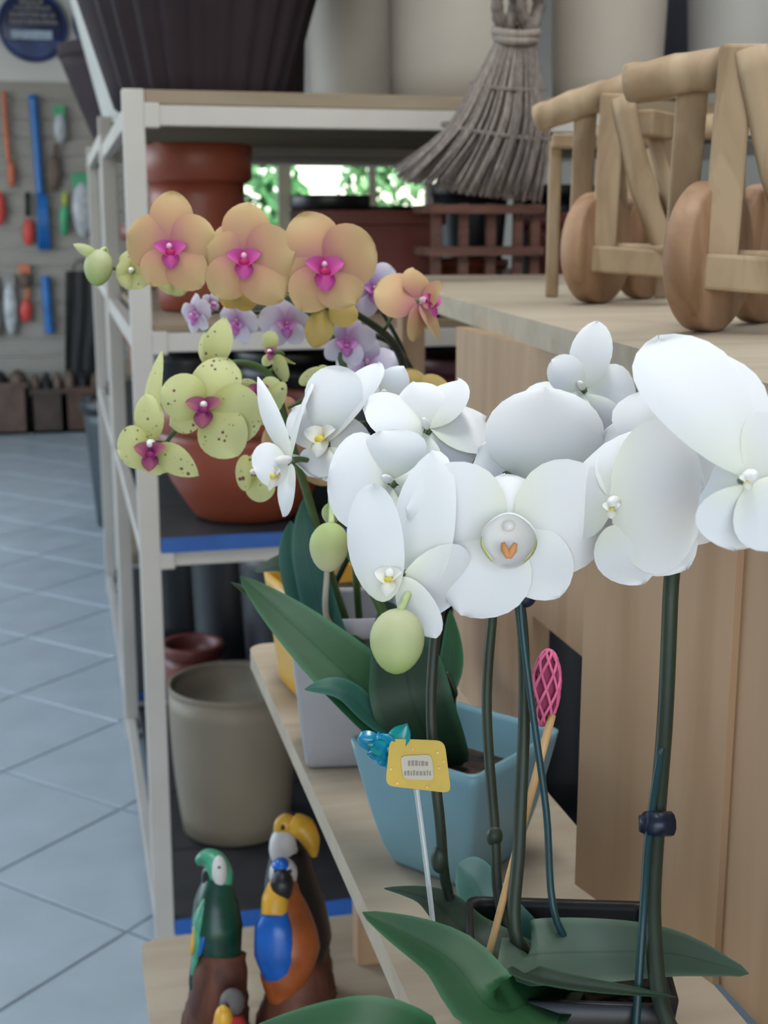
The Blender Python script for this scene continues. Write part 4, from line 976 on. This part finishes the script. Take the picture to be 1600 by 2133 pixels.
blossom(n5, 876, 628, 1.02, [('petal', 782, 595, .0, 120, 10), ('sepal', 866, 556, .005, 74, -20), ('sepal', 866, 712, .0, 72, 0), ('point', 920, 708, -.004, 50, 0), ('petal', 925, 600, -.02, 60, 40)], PO, POL, M_colp, lip=(892, 632, 52), face=(55, 0), node=at(800, 690, 1.11))
PO2 = petal_mat('peach_petal_back', (.45, .36, .10), (.52, .38, .12), (.58, .42, .14), trans=.3)
blossom(n5, 680, 640, 1.05, [('sepal', 652, 722, .0, 62, 0), ('petal', 745, 662, .0, 60, 0), ('petal', 640, 610, .0, 60, 0)], PO2, POL, M_colp, face=(0, 20), node=at(690, 632, 1.06), column=False)
blossom(n5, 490, 600, 1.05, [('sepal', 470, 640, .0, 52, 0), ('petal', 530, 640, .0, 56, 0)], PO2, POL, M_colp, face=(0, 20), node=at(500, 580, 1.04), column=False)
blossom(n5, 630, 890, 1.10, [('petal', 552, 880, .0, 120, 0), ('sepal', 548, 945, .0, 90, 0), ('petal', 690, 1010, .0, 110, 0), ('sepal', 690, 860, .0, 90, 0)], PO, POL, M_colp, face=(-20, 0), node=at(760, 880, 1.16), column=False)
blossom(n5, 860, 830, 1.12, [('sepal', 852, 765, .0, 70, 0), ('petal', 940, 810, .0, 90, 0), ('petal', 800, 800, .0, 80, 0)], PO2, POL, M_colp, face=(10, 20), node=at(850, 880, 1.2), column=False)
leaf('leaf', [base5, at(660, 1230, 1.30), at(600, 1180, 1.30), at(530, 1190, 1.31)], .045, M_leafd, n5, up=(.2, -.5, 1), fold=.25)

n6 = thing('lilac_orchid', (.332, 1.41, ZM), 'small lilac pink orchid behind the peach one', 'orchid')
square_pot(n6, (.335, 1.41, ZM), 0, .038, .032, .10, mat('white_glaze', (.5, .5, .48), .4), soil=.02)
base6 = Vector((.335, 1.41, ZM+.085))
spike(n6, [base6, at(840, 1000, 1.36), at(870, 820, 1.30), at(820, 720, 1.22), at(740, 690, 1.18), at(640, 660, 1.16), at(520, 650, 1.15), at(430, 650, 1.15)], [.003]*4+[.0024, .002, .0016, .0012], M_stem)
spike(n6, [base6+Vector((.01, 0, 0)), at(880, 950, 1.36), at(850, 760, 1.26), at(790, 640, 1.2)], [.003, .003, .0024, .0016], M_stem)
def small(cx, cy, d, k, rot, face, lip=True):
    P = []
    for kind, a, l, wd in (('sepal', 90, 44, 36), ('petal', 165, 44, 46), ('petal', 15, 44, 46), ('sepal', 235, 42, 34), ('sepal', 305, 42, 34)):
        aa = math.radians(a+rot); sx = math.cos(math.radians(face[0]))
        P.append((kind, cx+math.cos(aa)*l*k*max(sx, .35), cy-math.sin(aa)*l*k, -math.cos(aa)*l*k*math.sin(math.radians(face[0]))*d/FPX*-1, wd*k, 0))
    blossom(n6, cx, cy, d, P, PL, PLL, M_colp, lip=(cx, cy+6*k, 30*k) if lip else None, face=face, lipm=.6)
small(408, 655, 1.13, 1.0, 10, (-45, -10)); small(495, 672, 1.13, 1.15, -10, (-35, -15)); small(595, 672, 1.12, 1.35, 5, (15, -10))
small(722, 708, 1.12, 1.4, -12, (5, -25)); small(775, 600, 1.13, 1.5, 20, (25, 0)); small(765, 760, 1.16, 1.5, 0, (0, 30), False); small(440, 635, 1.15, .6, 40, (40, 0))

# ------------------------------------------------------------------ carved birds on the lowest tier
M_bg = mat('bird_green', (.007, .042, .026), .35, .3, 40); M_bgl = mat('bird_light_green', (.06, .30, .18), .35, .2, 40)
M_bw = mat('bird_white', (.55, .53, .52), .45, .08, 30); M_bk = mat('bird_black', (.012, .010, .012), .4, .2, 30)
M_bb = mat('bird_blue', (.01, .10, .42), .28, .15, 30); M_by = mat('bird_yellow', (.62, .33, .03), .35, .15, 30)
M_bo = mat('bird_orange', (.30, .075, .018), .4, .2, 30); M_br = mat('bird_red', (.40, .03, .03), .4, .15, 30)
M_log = wood('perch_log', (.13, .045, .025), (.05, .018, .012), (40, 40, 6), .6); M_bgr = mat('bird_grey', (.10, .09, .085), .6, .15, 30)
def loft(P, R, seg=18, flat=.9): return tube(P, R, seg, 5, flat)
def grounded(P, R, *a):
    V, F_ = tube(P, R, *a); return [Vector((v.x, v.y, max(v.z, ZL+.0008))) for v in V], F_
def bird_base(t, x, y, d, r0=.028, h=.05):
    f = atz(x, y, ZL); f = Vector((f.x, f.y, ZL)); return f
# green macaw
d = 1.385
t = thing('green_macaw_figurine', at(450, 2150, d), 'carved green macaw figurine with white face on a brown perch', 'figurine', 'carved wooden birds on the lowest tier')
g = bird_base(t, 450, 2150, d)
obj('perch', grounded([(g.x, g.y, ZL+.004), (g.x, g.y, ZL+.016), at(455, 2080, d), at(462, 1985, d)], [.036, .036, .031, .026], 14, 5, 1, .04), M_log, t, True)
bb = obj('body', loft([at(452, 2035, d), at(458, 1990, d), at(452, 1930, d), at(450, 1875, d), at(452, 1830, d), at(446, 1800, d)], [.012, .024, .030, .025, .016, .013]), M_bg, t, True)
hd = obj('head', loft([at(458, 1850, d), at(456, 1822, d), at(445, 1797, d), at(428, 1788, d), at(410, 1796, d)], [.014, .0165, .015, .011, .004]), M_bgl, t, True)
obj('cheek', ellipsoid(at(457, 1818, d-.010), .0085, .010, .019), M_bw, hd, True)
obj('eye', ellipsoid(at(457, 1807, d-.019), .0022, .0015, .0022), M_bk, hd, True)
obj('beak', loft([at(446, 1805, d-.004), at(436, 1820, d-.004), at(432, 1838, d-.004), at(440, 1852, d-.004)], [.009, .009, .006, .001]), M_bk, hd, True)
wg = obj('wing', loft([at(428, 1870, d-.012), at(415, 1915, d-.014), at(412, 1960, d-.012), at(402, 2030, d-.008)], [.008, .012, .010, .004], 14, .5), M_bgl, t, True)
obj('blue_feathers', loft([at(430, 1905, d-.020), at(424, 1950, d-.020), at(416, 1990, d-.018)], [.004, .007, .003], 10, .5), M_bb, wg, True)
obj('yellow_feathers', loft([at(405, 1930, d-.016), at(402, 1965, d-.014), at(398, 1990, d-.012)], [.003, .005, .002], 10, .5), M_by, wg, True)
obj('tail', loft([at(408, 1990, d), at(400, 2040, d), at(398, 2065, d)], [.008, .007, .003], 10, .5), M_bg, t, True)
# blue and yellow macaw
d = 1.375
t = thing('blue_macaw_figurine', at(590, 2150, d), 'carved macaw figurine with glossy blue wing and yellow throat', 'figurine', 'carved wooden birds on the lowest tier')
g = bird_base(t, 605, 2150, d)
obj('perch', grounded([(g.x, g.y, ZL+.004), (g.x, g.y, ZL+.016), at(618, 2090, d+.01), at(622, 2000, d+.02)], [.036, .036, .034, .028], 14, 5, 1, .04), M_log, t, True)
obj('body', loft([at(585, 2100, d), at(592, 2040, d), at(605, 1970, d), at(600, 1910, d), at(592, 1865, d), at(590, 1830, d)], [.010, .028, .034, .027, .019, .014]), M_bo, t, True)
obj('throat', loft([at(580, 1835, d-.010), at(574, 1870, d-.016), at(572, 1905, d-.020)], [.008, .014, .014]), M_by, t, True)
obj('wing', loft([at(578, 1890, d-.018), at(570, 1930, d-.024), at(572, 1990, d-.022), at(582, 2040, d-.016), at(592, 2080, d-.012)], [.010, .020, .022, .016, .004], 18, .6), M_bb, t, True)
hd = obj('head', ellipsoid(at(590, 1820, d), .015, .015, .017), M_bw, t, True)
obj('forehead', ellipsoid(at(586, 1803, d-.004), .010, .011, .008), M_bb, hd, True)
obj('beak', loft([at(588, 1818, d-.012), at(588, 1840, d-.018), at(588, 1862, d-.016), at(590, 1885, d-.010)], [.008, .0125, .010, .002]), M_bk, hd, True)
for x in (574, 604): obj('eye', ellipsoid(at(x, 1815, d-.012), .0022, .0018, .0022), M_bk, hd, True)
obj('tail', loft([at(575, 2060, d), at(564, 2095, d), at(562, 2120, d)], [.010, .008, .004], 10, .5), M_bo, t, True)
# toucan
d = 1.48
t = thing('toucan_figurine', at(620, 2060, d), 'carved toucan figurine with white bib behind the blue macaw', 'figurine', 'carved wooden birds on the lowest tier')
g = bird_base(t, 640, 2090, d)
obj('perch', grounded([(g.x, g.y+.01, ZL+.004), (g.x, g.y+.01, ZL+.016), at(640, 2040, d+.02), at(640, 1980, d+.02)], [.034, .034, .030, .026], 14, 5, 1, .04), M_log, t, True)
obj('body', loft([at(640, 2030, d), at(635, 1960, d), at(615, 1890, d), at(606, 1830, d), at(604, 1770, d)], [.014, .034, .038, .032, .022]), M_bk, t, True)
hd = obj('head', loft([at(600, 1790, d), at(600, 1750, d), at(604, 1715, d), at(612, 1695, d)], [.018, .021, .018, .008]), M_bk, t, True)
obj('bib', ellipsoid(at(592, 1765, d-.010), .017, .016, .024), M_bw, hd, True)
obj('eye_patch', ellipsoid(at(596, 1722, d-.012), .014, .010, .015), M_by, hd, True)
obj('eye', ellipsoid(at(590, 1724, d-.021), .003, .002, .004), M_bk, hd, True)
obj('beak', loft([at(612, 1716, d-.012), at(632, 1726, d-.016), at(648, 1752, d-.018), at(655, 1785, d-.018)], [.013, .015, .011, .003]), M_by, hd, True)
# small bird at the frame foot
d = 1.33
t = thing('small_bird_figurine', at(482, 2180, d), 'small grey headed bird figurine with red and yellow breast at the frame foot', 'figurine', 'carved wooden birds on the lowest tier')
obj('body', loft([Vector((at(480, 2190, d).x, at(480, 2190, d).y, ZL+.002)), at(478, 2150, d), at(480, 2110, d)], [.022, .022, .012]), M_br, t, True)
obj('breast', ellipsoid(at(466, 2128, d-.010), .010, .010, .018), M_by, t, True)
hd = obj('head', ellipsoid(at(484, 2088, d), .013, .013, .014), M_bgr, t, True)
obj('beak', loft([at(474, 2092, d-.01), at(466, 2100, d-.012)], [.004, .001]), M_bk, hd, True)
